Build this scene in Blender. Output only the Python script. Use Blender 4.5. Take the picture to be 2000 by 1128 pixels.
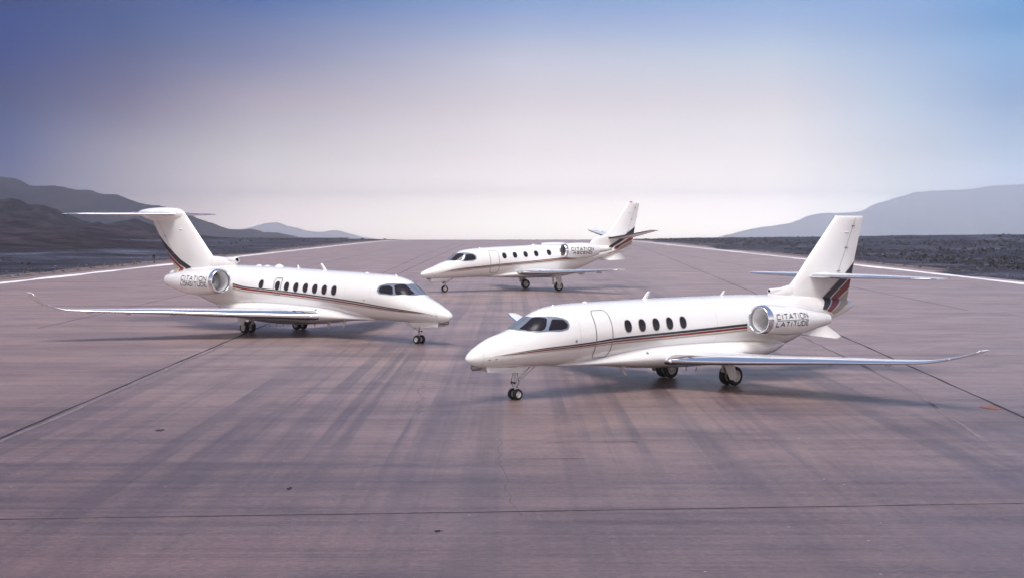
import bpy, bmesh, math, random
import numpy as np
from mathutils import Vector, noise

for _o in list(bpy.data.objects):
    bpy.data.objects.remove(_o, do_unlink=True)
SC = bpy.context.scene
COL = SC.collection
R = math.radians

def pchip(xs, ys):
    xs = np.array(xs, float); ys = np.array(ys, float)
    hh = np.diff(xs); d = np.diff(ys) / hh
    m = np.zeros(len(xs))
    m[0] = d[0]; m[-1] = d[-1]
    for i in range(1, len(xs) - 1):
        if d[i - 1] * d[i] > 0:
            w1 = 2 * hh[i] + hh[i - 1]; w2 = hh[i] + 2 * hh[i - 1]
            m[i] = (w1 + w2) / (w1 / d[i - 1] + w2 / d[i])
    def f(x):
        x = min(max(x, xs[0]), xs[-1])
        i = min(int(np.searchsorted(xs, x, side='right')) - 1, len(xs) - 2)
        i = max(i, 0)
        t = (x - xs[i]) / hh[i]
        return float((2*t**3-3*t**2+1)*ys[i] + (t**3-2*t**2+t)*hh[i]*m[i] + (-2*t**3+3*t**2)*ys[i+1] + (t**3-t**2)*hh[i]*m[i+1])
    return f

# ------------------------------------------------------------------ camera
CAM_H = 5.14
cd = bpy.data.cameras.new('camera'); cam = bpy.data.objects.new('camera', cd); COL.objects.link(cam)
cam.location = (0, 0, CAM_H); cam.rotation_euler = (R(90), 0, 0)
cd.sensor_width = 36.0; cd.lens = 36.0 * 2700 / 2000
cd.shift_y = -(564 - 442) / 2000.0
cd.clip_start = .3; cd.clip_end = 40000
SC.camera = cam

# ------------------------------------------------------------------ sky
SUN_EL, SUN_AZ = R(66), R(190)          # azimuth clockwise from +Y (the way the camera looks)
W = bpy.data.worlds.new("World"); SC.world = W; W.use_nodes = True
wn, wl = W.node_tree.nodes, W.node_tree.links
wn.clear()
def N(tree, typ, **kw):
    n = tree.nodes.new(typ)
    for k, v in kw.items(): setattr(n, k, v)
    return n
def ramp(node, stops, mode='B_SPLINE'):
    cr = node.color_ramp; cr.interpolation = mode
    while len(cr.elements) > 1: cr.elements.remove(cr.elements[-1])
    cr.elements[0].position = stops[0][0]; cr.elements[0].color = (*stops[0][1], 1)
    for p, c in stops[1:]:
        e = cr.elements.new(p); e.color = (*c, 1)
def srgb(r, g, b, k=1.0):
    f = lambda c: (c / 255 / 12.92 if c <= 10 else ((c / 255 + .055) / 1.055) ** 2.4) * k
    return (f(r), f(g), f(b))
def math_n(tree, op, a, b=None, clamp=False):
    n = tree.nodes.new('ShaderNodeMath'); n.operation = op; n.use_clamp = clamp
    for i, v in enumerate((a, b)):
        if v is None: continue
        if isinstance(v, (int, float)): n.inputs[i].default_value = v
        else: tree.links.new(v, n.inputs[i])
    return n.outputs[0]
T = W.node_tree
tc = N(T, 'ShaderNodeTexCoord'); sp = N(T, 'ShaderNodeSeparateXYZ'); wl.new(tc.outputs['Generated'], sp.inputs[0])
dx, dy, dz = sp.outputs
# five elevation ramps spread in azimuth: bright low haze ahead and to the right, dusky blue to the left and above
SKY_X = [-.341, -.267, -.180, .007, .186, .267, .336]
SKY_Z = [0, .015, .034, .053, .075, .090, .121, .141, .164, .22, .35]
SKY_ZZ = [.004 * i for i in range(6)] + [.024 + .0075 * i for i in range(20)] + [.18, .20, .22, .28, .35]
#SKYTAB
SKY_TAB = [[[0.451, 0.281, 0.478], [0.173, 0.136, 0.353], [0.072, 0.086, 0.305], [0.042, 0.08, 0.274], [0.024, 0.056, 0.209], [0.02, 0.039, 0.169], [0.004, 0.029, 0.205], [0.003, 0.031, 0.209], [0.002, 0.018, 0.102], [0.013, 0.034, 0.137], [0.065, 0.117, 0.302]], [[2.248, 1.855, 1.676], [1.697, 1.389, 1.315], [0.78, 0.67, 0.702], [0.482, 0.423, 0.485], [0.237, 0.209, 0.313], [0.152, 0.131, 0.248], [0.064, 0.085, 0.226], [0.029, 0.068, 0.227], [0.03, 0.064, 0.226], [0.034, 0.068, 0.23], [0.065, 0.117, 0.302]], [[3.789, 3.252, 2.961], [3.108, 2.66, 2.411], [1.572, 1.387, 1.322], [0.89, 0.828, 0.812], [0.575, 0.515, 0.568], [0.456, 0.396, 0.469], [0.187, 0.208, 0.377], [0.119, 0.162, 0.36], [0.026, 0.099, 0.346], [0.031, 0.094, 0.32], [0.065, 0.117, 0.302]], [[4.575, 4.294, 3.723], [4.168, 3.766, 3.29], [2.226, 1.956, 1.847], [1.34, 1.174, 1.152], [0.974, 0.884, 0.904], [0.801, 0.728, 0.766], [0.581, 0.588, 0.71], [0.362, 0.437, 0.662], [0.197, 0.329, 0.618], [0.159, 0.267, 0.524], [0.065, 0.117, 0.302]], [[5.054, 4.663, 4.163], [4.598, 4.099, 3.807], [2.32, 2.071, 1.934], [1.403, 1.276, 1.246], [1.021, 0.946, 0.961], [0.85, 0.783, 0.826], [0.56, 0.644, 0.766], [0.38, 0.491, 0.736], [0.252, 0.397, 0.669], [0.2, 0.318, 0.562], [0.065, 0.117, 0.302]], [[3.787, 3.67, 3.474], [3.417, 3.395, 3.242], [1.615, 1.634, 1.646], [0.94, 0.973, 1.037], [0.683, 0.765, 0.892], [0.552, 0.66, 0.816], [0.387, 0.506, 0.735], [0.27, 0.413, 0.687], [0.244, 0.379, 0.709], [0.194, 0.304, 0.592], [0.065, 0.117, 0.302]], [[3.23, 3.307, 3.513], [2.487, 2.655, 2.979], [1.262, 1.395, 1.738], [0.642, 0.792, 0.999], [0.403, 0.544, 0.799], [0.292, 0.432, 0.703], [0.225, 0.423, 0.719], [0.131, 0.323, 0.633], [0.139, 0.371, 0.707], [0.115, 0.298, 0.591], [0.065, 0.117, 0.302]]]
zf = math_n(T, 'MULTIPLY', math_n(T, 'ABSOLUTE', dz), 1 / .35, True)
sky_cols = []
for col in SKY_TAB:
    r_ = N(T, 'ShaderNodeValToRGB'); wl.new(zf, r_.inputs[0]); fs = [pchip(SKY_Z, [c[k] for c in col]) for k in range(3)]; ramp(r_, [(z / .35, tuple(f(z) for f in fs)) for z in SKY_ZZ], 'LINEAR'); sky_cols.append(r_.outputs[0])
cur = sky_cols[0]
for i in range(1, 7):
    f_ = N(T, 'ShaderNodeMapRange'); wl.new(dx, f_.inputs[0]); f_.inputs[1].default_value = SKY_X[i - 1]; f_.inputs[2].default_value = SKY_X[i]
    m_ = N(T, 'ShaderNodeMix', data_type='RGBA'); wl.new(f_.outputs[0], m_.inputs[0]); wl.new(cur, m_.inputs[6]); wl.new(sky_cols[i], m_.inputs[7]); cur = m_.outputs[2]
# the sky behind and beside the camera: pale evening haze
back = N(T, 'ShaderNodeMapRange'); wl.new(dy, back.inputs[0]); back.inputs[1].default_value = .55; back.inputs[2].default_value = -.35
bk = N(T, 'ShaderNodeValToRGB'); wl.new(dz, bk.inputs[0])
ramp(bk, [(0, (1.40, 1.20, 1.05)), (.16, (1.24, 1.10, 1.02)), (.30, (.68, .66, .72)), (.48, (.25, .31, .50)), (1, (.20, .27, .48))], 'LINEAR')
hi = N(T, 'ShaderNodeMapRange'); wl.new(dz, hi.inputs[0]); hi.inputs[1].default_value = .20; hi.inputs[2].default_value = .55
w1 = math_n(T, 'MAXIMUM', back.outputs[0], hi.outputs[0])
mx = N(T, 'ShaderNodeMix', data_type='RGBA'); wl.new(w1, mx.inputs[0]); wl.new(cur, mx.inputs[6]); wl.new(bk.outputs[0], mx.inputs[7])
sky = N(T, 'ShaderNodeTexSky', sky_type='NISHITA', sun_disc=False)
sky.sun_elevation = SUN_EL; sky.sun_rotation = SUN_AZ; sky.dust_density = 3.0; sky.altitude = 600
bg1 = N(T, 'ShaderNodeBackground'); wl.new(mx.outputs[2], bg1.inputs[0]); bg1.inputs[1].default_value = 1.0
bg2 = N(T, 'ShaderNodeBackground'); wl.new(sky.outputs[0], bg2.inputs[0]); bg2.inputs[1].default_value = .003
ad = N(T, 'ShaderNodeAddShader'); wl.new(bg1.outputs[0], ad.inputs[0]); wl.new(bg2.outputs[0], ad.inputs[1])
wo = N(T, 'ShaderNodeOutputWorld'); wl.new(ad.outputs[0], wo.inputs[0])

# ------------------------------------------------------------------ sun (veiled)
sl = bpy.data.lights.new('sun', 'SUN'); sl.energy = 4.0; sl.angle = R(38); sl.color = (1.0, .94, .88)
so = bpy.data.objects.new('sun', sl); COL.objects.link(so)
_d = Vector((math.sin(SUN_AZ) * math.cos(SUN_EL), math.cos(SUN_AZ) * math.cos(SUN_EL), math.sin(SUN_EL)))
so.rotation_euler = _d.to_track_quat('Z', 'Y').to_euler(); so.location = _d * 100

SC.view_settings.view_transform = 'Standard'; SC.view_settings.look = 'None'
SC.cycles.volume_bounces = 8
SC.view_settings.exposure = 0.12; SC.view_settings.gamma = 1.0

# ------------------------------------------------------------------ helpers
def prop(o, label=None, cat=None, group=None, kind=None):
    if label: o['label'] = label
    if cat: o['category'] = cat
    if group: o['group'] = group
    if kind: o['kind'] = kind
    return o
def obj(name, vf, mats, parent=None, smooth=True, mi=None, sharp=None):
    v, f = vf
    me = bpy.data.meshes.new(name)
    me.from_pydata([tuple(map(float, p)) for p in v], [], [tuple(int(i) for i in q) for q in f])
    for m in (mats if isinstance(mats, (list, tuple)) else [mats]): me.materials.append(m)
    if mi is not None: me.polygons.foreach_set('material_index', mi)
    me.update()
    bm = bmesh.new(); bm.from_mesh(me); bmesh.ops.recalc_face_normals(bm, faces=bm.faces); bm.to_mesh(me); bm.free()
    if smooth:
        me.polygons.foreach_set('use_smooth', [True] * len(me.polygons))
        if sharp: me.set_sharp_from_angle(angle=R(sharp))
    o = bpy.data.objects.new(name, me); COL.objects.link(o)
    if parent: o.parent = parent
    return o
def empty(name, loc=(0, 0, 0), rz=0, parent=None):
    o = bpy.data.objects.new(name, None); COL.objects.link(o); o.location = loc; o.rotation_euler = (0, 0, rz)
    o.empty_display_size = .5
    if parent: o.parent = parent
    return o
def join(*vfs):
    V, Fc, k = [], [], 0
    for v, f in vfs:
        V += [tuple(p) for p in v]; Fc += [tuple(i + k for i in q) for q in f]; k += len(v)
    return V, Fc
def loft(rings, close=True, cap0=False, cap1=False):
    n = len(rings[0]); V = [p for r in rings for p in r]; F = []
    for i in range(len(rings) - 1):
        for j in range(n if close else n - 1):
            a, b = i * n + j, i * n + (j + 1) % n
            F.append((a, b, b + n, a + n))
    if cap0: F.append(tuple(range(n))[::-1])
    if cap1: F.append(tuple(range((len(rings) - 1) * n, len(rings) * n)))
    return V, F
def tube(p0, p1, r0, r1=None, n=12, caps=True):
    r1 = r0 if r1 is None else r1
    a, b = Vector(p0), Vector(p1); d = (b - a).normalized()
    u = d.orthogonal().normalized(); w = d.cross(u)
    ring = lambda c, r: [c + u * r * math.cos(t) + w * r * math.sin(t) for t in [2 * math.pi * k / n for k in range(n)]]
    return loft([ring(a, r0), ring(b, r1)], True, caps, caps)
def path_tube(ps, r, n=8):
    return join(*[tube(ps[i], ps[i + 1], r, r, n) for i in range(len(ps) - 1)])
def box(c, s, rx=0, ry=0, bev=0):
    cx, cy, cz = c; hx, hy, hz = s[0] / 2, s[1] / 2, s[2] / 2
    v = []
    for x in (-hx, hx):
        for y in (-hy, hy):
            for z in (-hz, hz):
                p = Vector((x, y, z))
                if ry: p = Vector((p.x * math.cos(ry) + p.z * math.sin(ry), p.y, -p.x * math.sin(ry) + p.z * math.cos(ry)))
                v.append((cx + p.x, cy + p.y, cz + p.z))
    return v, [(0, 1, 3, 2), (4, 6, 7, 5), (0, 4, 5, 1), (2, 3, 7, 6), (0, 2, 6, 4), (1, 5, 7, 3)]
def lathe(prof, c, axis='x', n=48, cap0=False, cap1=False, flat=1.0):
    """prof: (along, radius); c: function(along) -> centre (y,z), or a point for axis y"""
    rings = []
    for s, r in prof:
        ring = []
        for k in range(n):
            t = 2 * math.pi * k / n
            if axis == 'x':
                y0, z0 = c(s); ring.append((s, y0 + r * math.cos(t), z0 + r * math.sin(t)))
            else:
                ring.append((c[0] + r * math.cos(t), c[1] + s, c[2] + r * math.sin(t)))
        rings.append(ring)
    return loft(rings, True, cap0, cap1)

# ------------------------------------------------------------------ materials
def mat(name, col, rough=.5, metal=0.0, coat=0.0, spec=.5, var=0.0, vscale=3.0, bump=0.0, bscale=40):
    m = bpy.data.materials.new(name); m.use_nodes = True; t = m.node_tree
    b = t.nodes['Principled BSDF']
    b.inputs['Base Color'].default_value = (*col, 1); b.inputs['Roughness'].default_value = rough
    b.inputs['Metallic'].default_value = metal; b.inputs['Coat Weight'].default_value = coat
    b.inputs['Coat Roughness'].default_value = .06; b.inputs['Specular IOR Level'].default_value = spec
    co = N(t, 'ShaderNodeTexCoord')
    if var:
        nz = N(t, 'ShaderNodeTexNoise'); nz.inputs['Scale'].default_value = vscale; nz.inputs['Detail'].default_value = 5
        t.links.new(co.outputs['Object'], nz.inputs['Vector'])
        r = N(t, 'ShaderNodeValToRGB'); t.links.new(nz.outputs[0], r.inputs[0])
        ramp(r, [(.3, tuple(c * (1 - var) for c in col)), (.7, tuple(min(1, c * (1 + var)) for c in col))], 'LINEAR')
        t.links.new(r.outputs[0], b.inputs['Base Color'])
        mr = N(t, 'ShaderNodeMapRange'); t.links.new(nz.outputs[0], mr.inputs[0])
        mr.inputs[3].default_value = rough * .85; mr.inputs[4].default_value = min(1, rough * 1.2)
        t.links.new(mr.outputs[0], b.inputs['Roughness'])
    if bump:
        n2 = N(t, 'ShaderNodeTexNoise'); n2.inputs['Scale'].default_value = bscale; n2.inputs['Detail'].default_value = 4
        t.links.new(co.outputs['Object'], n2.inputs['Vector'])
        bp = N(t, 'ShaderNodeBump'); bp.inputs['Strength'].default_value = bump; bp.inputs['Distance'].default_value = .02
        t.links.new(n2.outputs[0], bp.inputs['Height']); t.links.new(bp.outputs[0], b.inputs['Normal'])
    return m
M = dict(
    paint=mat('white_paint', (.80, .785, .77), .22, coat=1.0, var=.02, vscale=.8),
    paint2=mat('white_panel_paint', (.72, .70, .68), .35, coat=.3, var=.03),
    wing=mat('wing_paint', (.74, .75, .77), .24, coat=.6, var=.02),
    chrome=mat('polished_metal', (.80, .82, .86), .13, metal=1, var=.03, vscale=2),
    duct=mat('duct_liner', (.86, .84, .83), .4, var=.03),
    taupe=mat('intake_liner_taupe', (.20, .17, .165), .5, var=.06),
    blade=mat('fan_blade_metal', (.62, .60, .60), .4, metal=.3, var=.1),
    dark=mat('dark_cavity', (.012, .011, .013), .7, var=.1),
    glass=mat('tinted_glass', (.014, .010, .014), .16, spec=.35, var=.05),
    frame=mat('windshield_frame_metal', (.24, .27, .32), .3, metal=.5, var=.03),
    navy=mat('navy_stripe_paint', (.020, .015, .024), .4, coat=.1, var=.05),
    red=mat('red_stripe_paint', (.19, .016, .012), .4, coat=.1, var=.05),
    tan=mat('tan_stripe_paint', (.40, .33, .25), .3, coat=.4, var=.05),
    line=mat('panel_gap_grey', (.42, .40, .39), .5, var=.05),
    seal=mat('door_seal_grey', (.22, .21, .20), .45, var=.05),
    ink=mat('lettering_black', (.015, .014, .018), .4, var=.05),
    tyre=mat('tyre_rubber', (.012, .011, .012), .75, var=.2, bump=.2),
    rim=mat('wheel_rim_paint', (.66, .64, .60), .35, var=.05),
    strut=mat('gear_strut_paint', (.62, .60, .58), .38, var=.05),
    gmetal=mat('gear_grey_metal', (.28, .27, .28), .4, metal=.6, var=.1),
    hose=mat('black_hose', (.02, .02, .022), .6, var=.1),
    lens=mat('lamp_lens', (.75, .78, .82), .1, spec=.8, var=.02),
    redlens=mat('red_beacon_lens', (.35, .03, .03), .2, var=.05),
)
#GEOM-BEGIN
class Body:
    """closed body of elliptic sections along x: top, bottom, half width and height of greatest width"""
    def __init__(self, top, bot, hw, zc):
        self.top = pchip(*zip(*top)); self.bot = pchip(*zip(*bot))
        self.hw = pchip(*zip(*hw)); self.zc = pchip(*zip(*zc))
        self.s0 = top[0][0]; self.s1 = top[-1][0]
    def sec(self, s):
        t, b = self.top(s), self.bot(s); c = min(max(self.zc(s), b + .02*(t-b)), t - .02*(t-b))
        return t, b, max(self.hw(s), 1e-4), c
    def pt(self, s, a):                     # a: 0 = starboard side, 90 deg = top, 180 = port side
        t, b, w, c = self.sec(s)
        sa = math.sin(a)
        return np.array([s, w * math.cos(a), c + (t - c if sa > 0 else c - b) * sa])
    def ang(self, s, z, side):              # side -1 = port, +1 = starboard
        t, b, w, c = self.sec(s)
        q = (z - c) / (t - c if z > c else c - b)
        a = math.asin(max(-1, min(1, q)))
        return a if side > 0 else math.pi - a
    def nrm(self, s, a):
        e = .01
        ds = self.pt(s + e, a) - self.pt(s - e, a); da = self.pt(s, a + e) - self.pt(s, a - e)
        n = np.cross(da, ds)
        n = n / (np.linalg.norm(n) + 1e-9)
        c = self.pt(s, a) - np.array([s, 0, self.sec(s)[3]])
        return n if np.dot(n, c) >= 0 else -n
    def off(self, s, a, o):
        return self.pt(s, a) + self.nrm(s, a) * o
    def on(self, s, z, side, o=.004):
        return self.off(s, self.ang(s, z, side), o)

LAT = Body(
    top=[(0,1.31),(.03,1.385),(.14,1.49),(.48,1.70),(.92,1.89),(1.6,2.08),(2.0,2.27),(2.4,2.49),(2.9,2.67),(3.43,2.75),(4.15,2.78),(5.6,2.795),(8,2.815),(10.75,2.815),(13.2,2.77),(14.6,2.70),(16.2,2.58),(17.3,2.47),(17.65,2.40),(17.8,2.32)],
    bot=[(0,1.29),(.03,1.22),(.14,1.13),(.48,1.03),(1.58,.985),(2.82,.93),(4.15,.89),(9,.88),(12.4,.9),(13.65,.99),(14.81,1.29),(16.45,1.73),(17.5,2.02),(17.8,2.13)],
    hw=[(0,.01),(.03,.09),(.14,.19),(.48,.36),(.92,.50),(1.68,.67),(2.5,.82),(3.4,.93),(4.5,.975),(6,.985),(12,.98),(13.6,.86),(15,.62),(16.6,.36),(17.5,.23),(17.8,.13)],
    zc=[(0,1.30),(.5,1.34),(1.5,1.42),(2.5,1.6),(4,1.80),(6,1.84),(12,1.85),(14.5,1.98),(16.5,2.16),(17.8,2.235)])
LATB = Body(
    top=[(2.9,.98),(4.2,1.12),(5.6,1.38),(7,1.52),(9.5,1.5),(11.5,1.4),(13,1.25),(14.1,1.15)],
    bot=[(2.9,.92),(4.15,.86),(5.13,.79),(6.14,.68),(7.86,.57),(9,.53),(11,.55),(12.4,.66),(13.4,.84),(14.1,1.08)],
    hw=[(2.9,.05),(3.6,.5),(4.6,.84),(5.8,1.02),(7,1.14),(9,1.2),(11,1.15),(12.6,.85),(13.5,.45),(14.1,.1)],
    zc=[(2.9,.95),(4.5,.98),(7,1.0),(11,1.0),(14.1,1.12)])
LON = Body(
    top=[(0,1.27),(.04,1.37),(.16,1.46),(.64,1.68),(1.19,1.905),(1.75,2.10),(2.2,2.34),(2.64,2.62),(2.98,2.78),(3.44,2.90),(3.91,2.965),(5.2,3.01),(6.2,3.04),(8.8,3.09),(10.6,3.14),(13,3.19),(15.7,3.19),(17.5,3.10),(19.5,2.98),(21,2.86),(21.7,2.78),(21.95,2.64)],
    bot=[(0,1.25),(.04,1.17),(.16,1.08),(.5,.97),(1.5,.93),(3,.91),(4.6,.91),(9,.93),(13,.95),(15,.93),(16.94,1.08),(19.12,1.56),(20.8,2.05),(21.6,2.36),(21.95,2.5)],
    hw=[(0,.01),(.04,.10),(.16,.20),(.64,.42),(1.2,.58),(2,.78),(3,.95),(4,1.04),(5.5,1.08),(15,1.09),(16.8,.98),(18.6,.72),(20.4,.45),(21.6,.22),(21.95,.06)],
    zc=[(0,1.26),(.5,1.34),(1.5,1.48),(2.6,1.72),(4,1.93),(6,2.0),(14,2.06),(17,2.16),(20,2.4),(21.95,2.57)])
LONB = Body(
    top=[(4.2,1.02),(5.6,1.2),(7,1.5),(9,1.6),(12,1.62),(14.5,1.5),(16.3,1.3),(17.4,1.2)],
    bot=[(4.2,.93),(6.12,.83),(7.08,.74),(8.21,.60),(9.96,.46),(11.78,.39),(13.67,.44),(15,.6),(16.4,.88),(17.4,1.12)],
    hw=[(4.2,.05),(5,.5),(6,.85),(7.4,1.12),(9,1.26),(12,1.34),(14,1.28),(15.6,.95),(16.8,.5),(17.4,.1)],
    zc=[(4.2,.97),(6,.98),(9,1.02),(14,1.02),(17.4,1.16)])
ASC = Body(
    top=[(0,1.43),(.05,1.55),(.33,1.72),(1.2,2.05),(1.75,2.29),(2.3,2.46),(2.75,2.74),(3.15,3.02),(3.55,3.22),(4.2,3.34),(5,3.42),(6.5,3.5),(8.7,3.58),(11,3.66),(13.5,3.68),(15.5,3.62),(17.5,3.52),(18.8,3.46),(19.5,3.42),(19.8,3.32)],
    bot=[(0,1.41),(.05,1.3),(.33,1.19),(.85,1.11),(3,1.09),(4.7,1.12),(7.3,1.10),(11.2,1.14),(13,1.32),(14.6,1.75),(16.5,2.42),(18.6,2.95),(19.5,3.16),(19.8,3.24)],
    hw=[(0,.02),(.05,.14),(.33,.34),(.85,.54),(1.7,.78),(2.6,.96),(3.6,1.1),(5,1.2),(7,1.22),(12,1.22),(14,1.08),(16.5,.72),(18.3,.38),(19.5,.17),(19.8,.05)],
    zc=[(0,1.42),(.6,1.52),(2,1.78),(3.5,2.1),(5.5,2.26),(12,2.36),(15,2.65),(18,3.1),(19.8,3.28)])
ASCB = Body(
    top=[(5.4,1.3),(7.2,1.6),(9,1.75),(12,1.7),(13.6,1.5),(14.6,1.4)],
    bot=[(5.4,1.12),(7.2,1.06),(9,1.0),(11.5,.98),(13,1.1),(14.6,1.36)],
    hw=[(5.4,.1),(6.5,.8),(8,1.22),(10,1.34),(12,1.2),(13.6,.7),(14.6,.1)],
    zc=[(5.4,1.2),(9,1.35),(14.6,1.38)])
#GEOM-END

# ------------------------------------------------------------------ the ground
def dip(y):                              # the airfield falls away beyond its far end
    u = max(0.0, y - 400.0)
    return -1.8e-5 * u * u if u < 300 else -1.8e-5 * 90000 - .0108 * (u - 300)
def sidebump(x, y):
    r = min(3.2, max(0, x - 62) * .0115) if x > 0 else min(2.6, max(0, -x - 66) * .008)
    return r
def tz(x, y): return dip(y) + sidebump(x, y)
def frange(stops):
    out = []
    for a, b, n in stops: out += list(np.linspace(a, b, n, endpoint=False))
    out.append(stops[-1][1]); return out
def sheet(name, xs, ys, mats, lift, kind='structure', bump=0.0):
    V = []
    for y in ys:
        for x in xs:
            z = tz(x, y) + lift
            if bump and abs(x) > 60:
                k = min(1, (abs(x) - 60) / 25)
                z += bump * k * noise.fractal((x * .02, y * .02, 3.1), 1, 2, 4)
            V.append((x, y, z))
    n = len(xs)
    F = [(j * n + i, j * n + i + 1, (j + 1) * n + i + 1, (j + 1) * n + i) for j in range(len(ys) - 1) for i in range(n - 1)]
    return prop(obj(name, (V, F), mats), kind=kind)

def ground_mat(name, stops, s1, s2, rough=.9, bump=.6, specks=None):
    m = bpy.data.materials.new(name); m.use_nodes = True; t = m.node_tree; b = t.nodes['Principled BSDF']
    g = N(t, 'ShaderNodeNewGeometry')
    a = N(t, 'ShaderNodeTexNoise'); a.inputs['Scale'].default_value = s1; a.inputs['Detail'].default_value = 8; a.inputs['Roughness'].default_value = .65
    c = N(t, 'ShaderNodeTexNoise'); c.inputs['Scale'].default_value = s2; c.inputs['Detail'].default_value = 6; c.inputs['Roughness'].default_value = .7
    t.links.new(g.outputs['Position'], a.inputs['Vector']); t.links.new(g.outputs['Position'], c.inputs['Vector'])
    s = math_n(t, 'ADD', math_n(t, 'MULTIPLY', a.outputs[0], .55), math_n(t, 'MULTIPLY', c.outputs[0], .45))
    r = N(t, 'ShaderNodeValToRGB'); t.links.new(s, r.inputs[0]); ramp(r, stops, 'LINEAR')
    t.links.new(r.outputs[0], b.inputs['Base Color']); b.inputs['Roughness'].default_value = rough
    b.inputs['Specular IOR Level'].default_value = .15
    bp = N(t, 'ShaderNodeBump'); bp.inputs['Strength'].default_value = bump; bp.inputs['Distance'].default_value = 1.0 / s1 * .05
    t.links.new(s, bp.inputs['Height']); t.links.new(bp.outputs[0], b.inputs['Normal'])
    return m
M['desert'] = ground_mat('desert_soil', [(.38, (.006, .006, .010)), (.47, (.018, .018, .030)), (.55, (.048, .050, .076)), (.62, (.15, .155, .20))], .05, 1.3)
M['verge'] = ground_mat('gravel_verge', [(.35, (.05, .04, .042)), (.5, (.13, .10, .10)), (.65, (.28, .23, .22))], .8, 6)
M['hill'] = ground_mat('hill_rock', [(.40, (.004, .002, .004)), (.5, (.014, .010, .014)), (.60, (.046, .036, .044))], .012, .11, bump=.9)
M['hillfar'] = ground_mat('haze_toned_hill_rock', [(.36, (.44, .45, .50)), (.64, (.54, .54, .59))], .005, .03)  # haze paleness painted into the rock colour of the far hills

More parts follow.
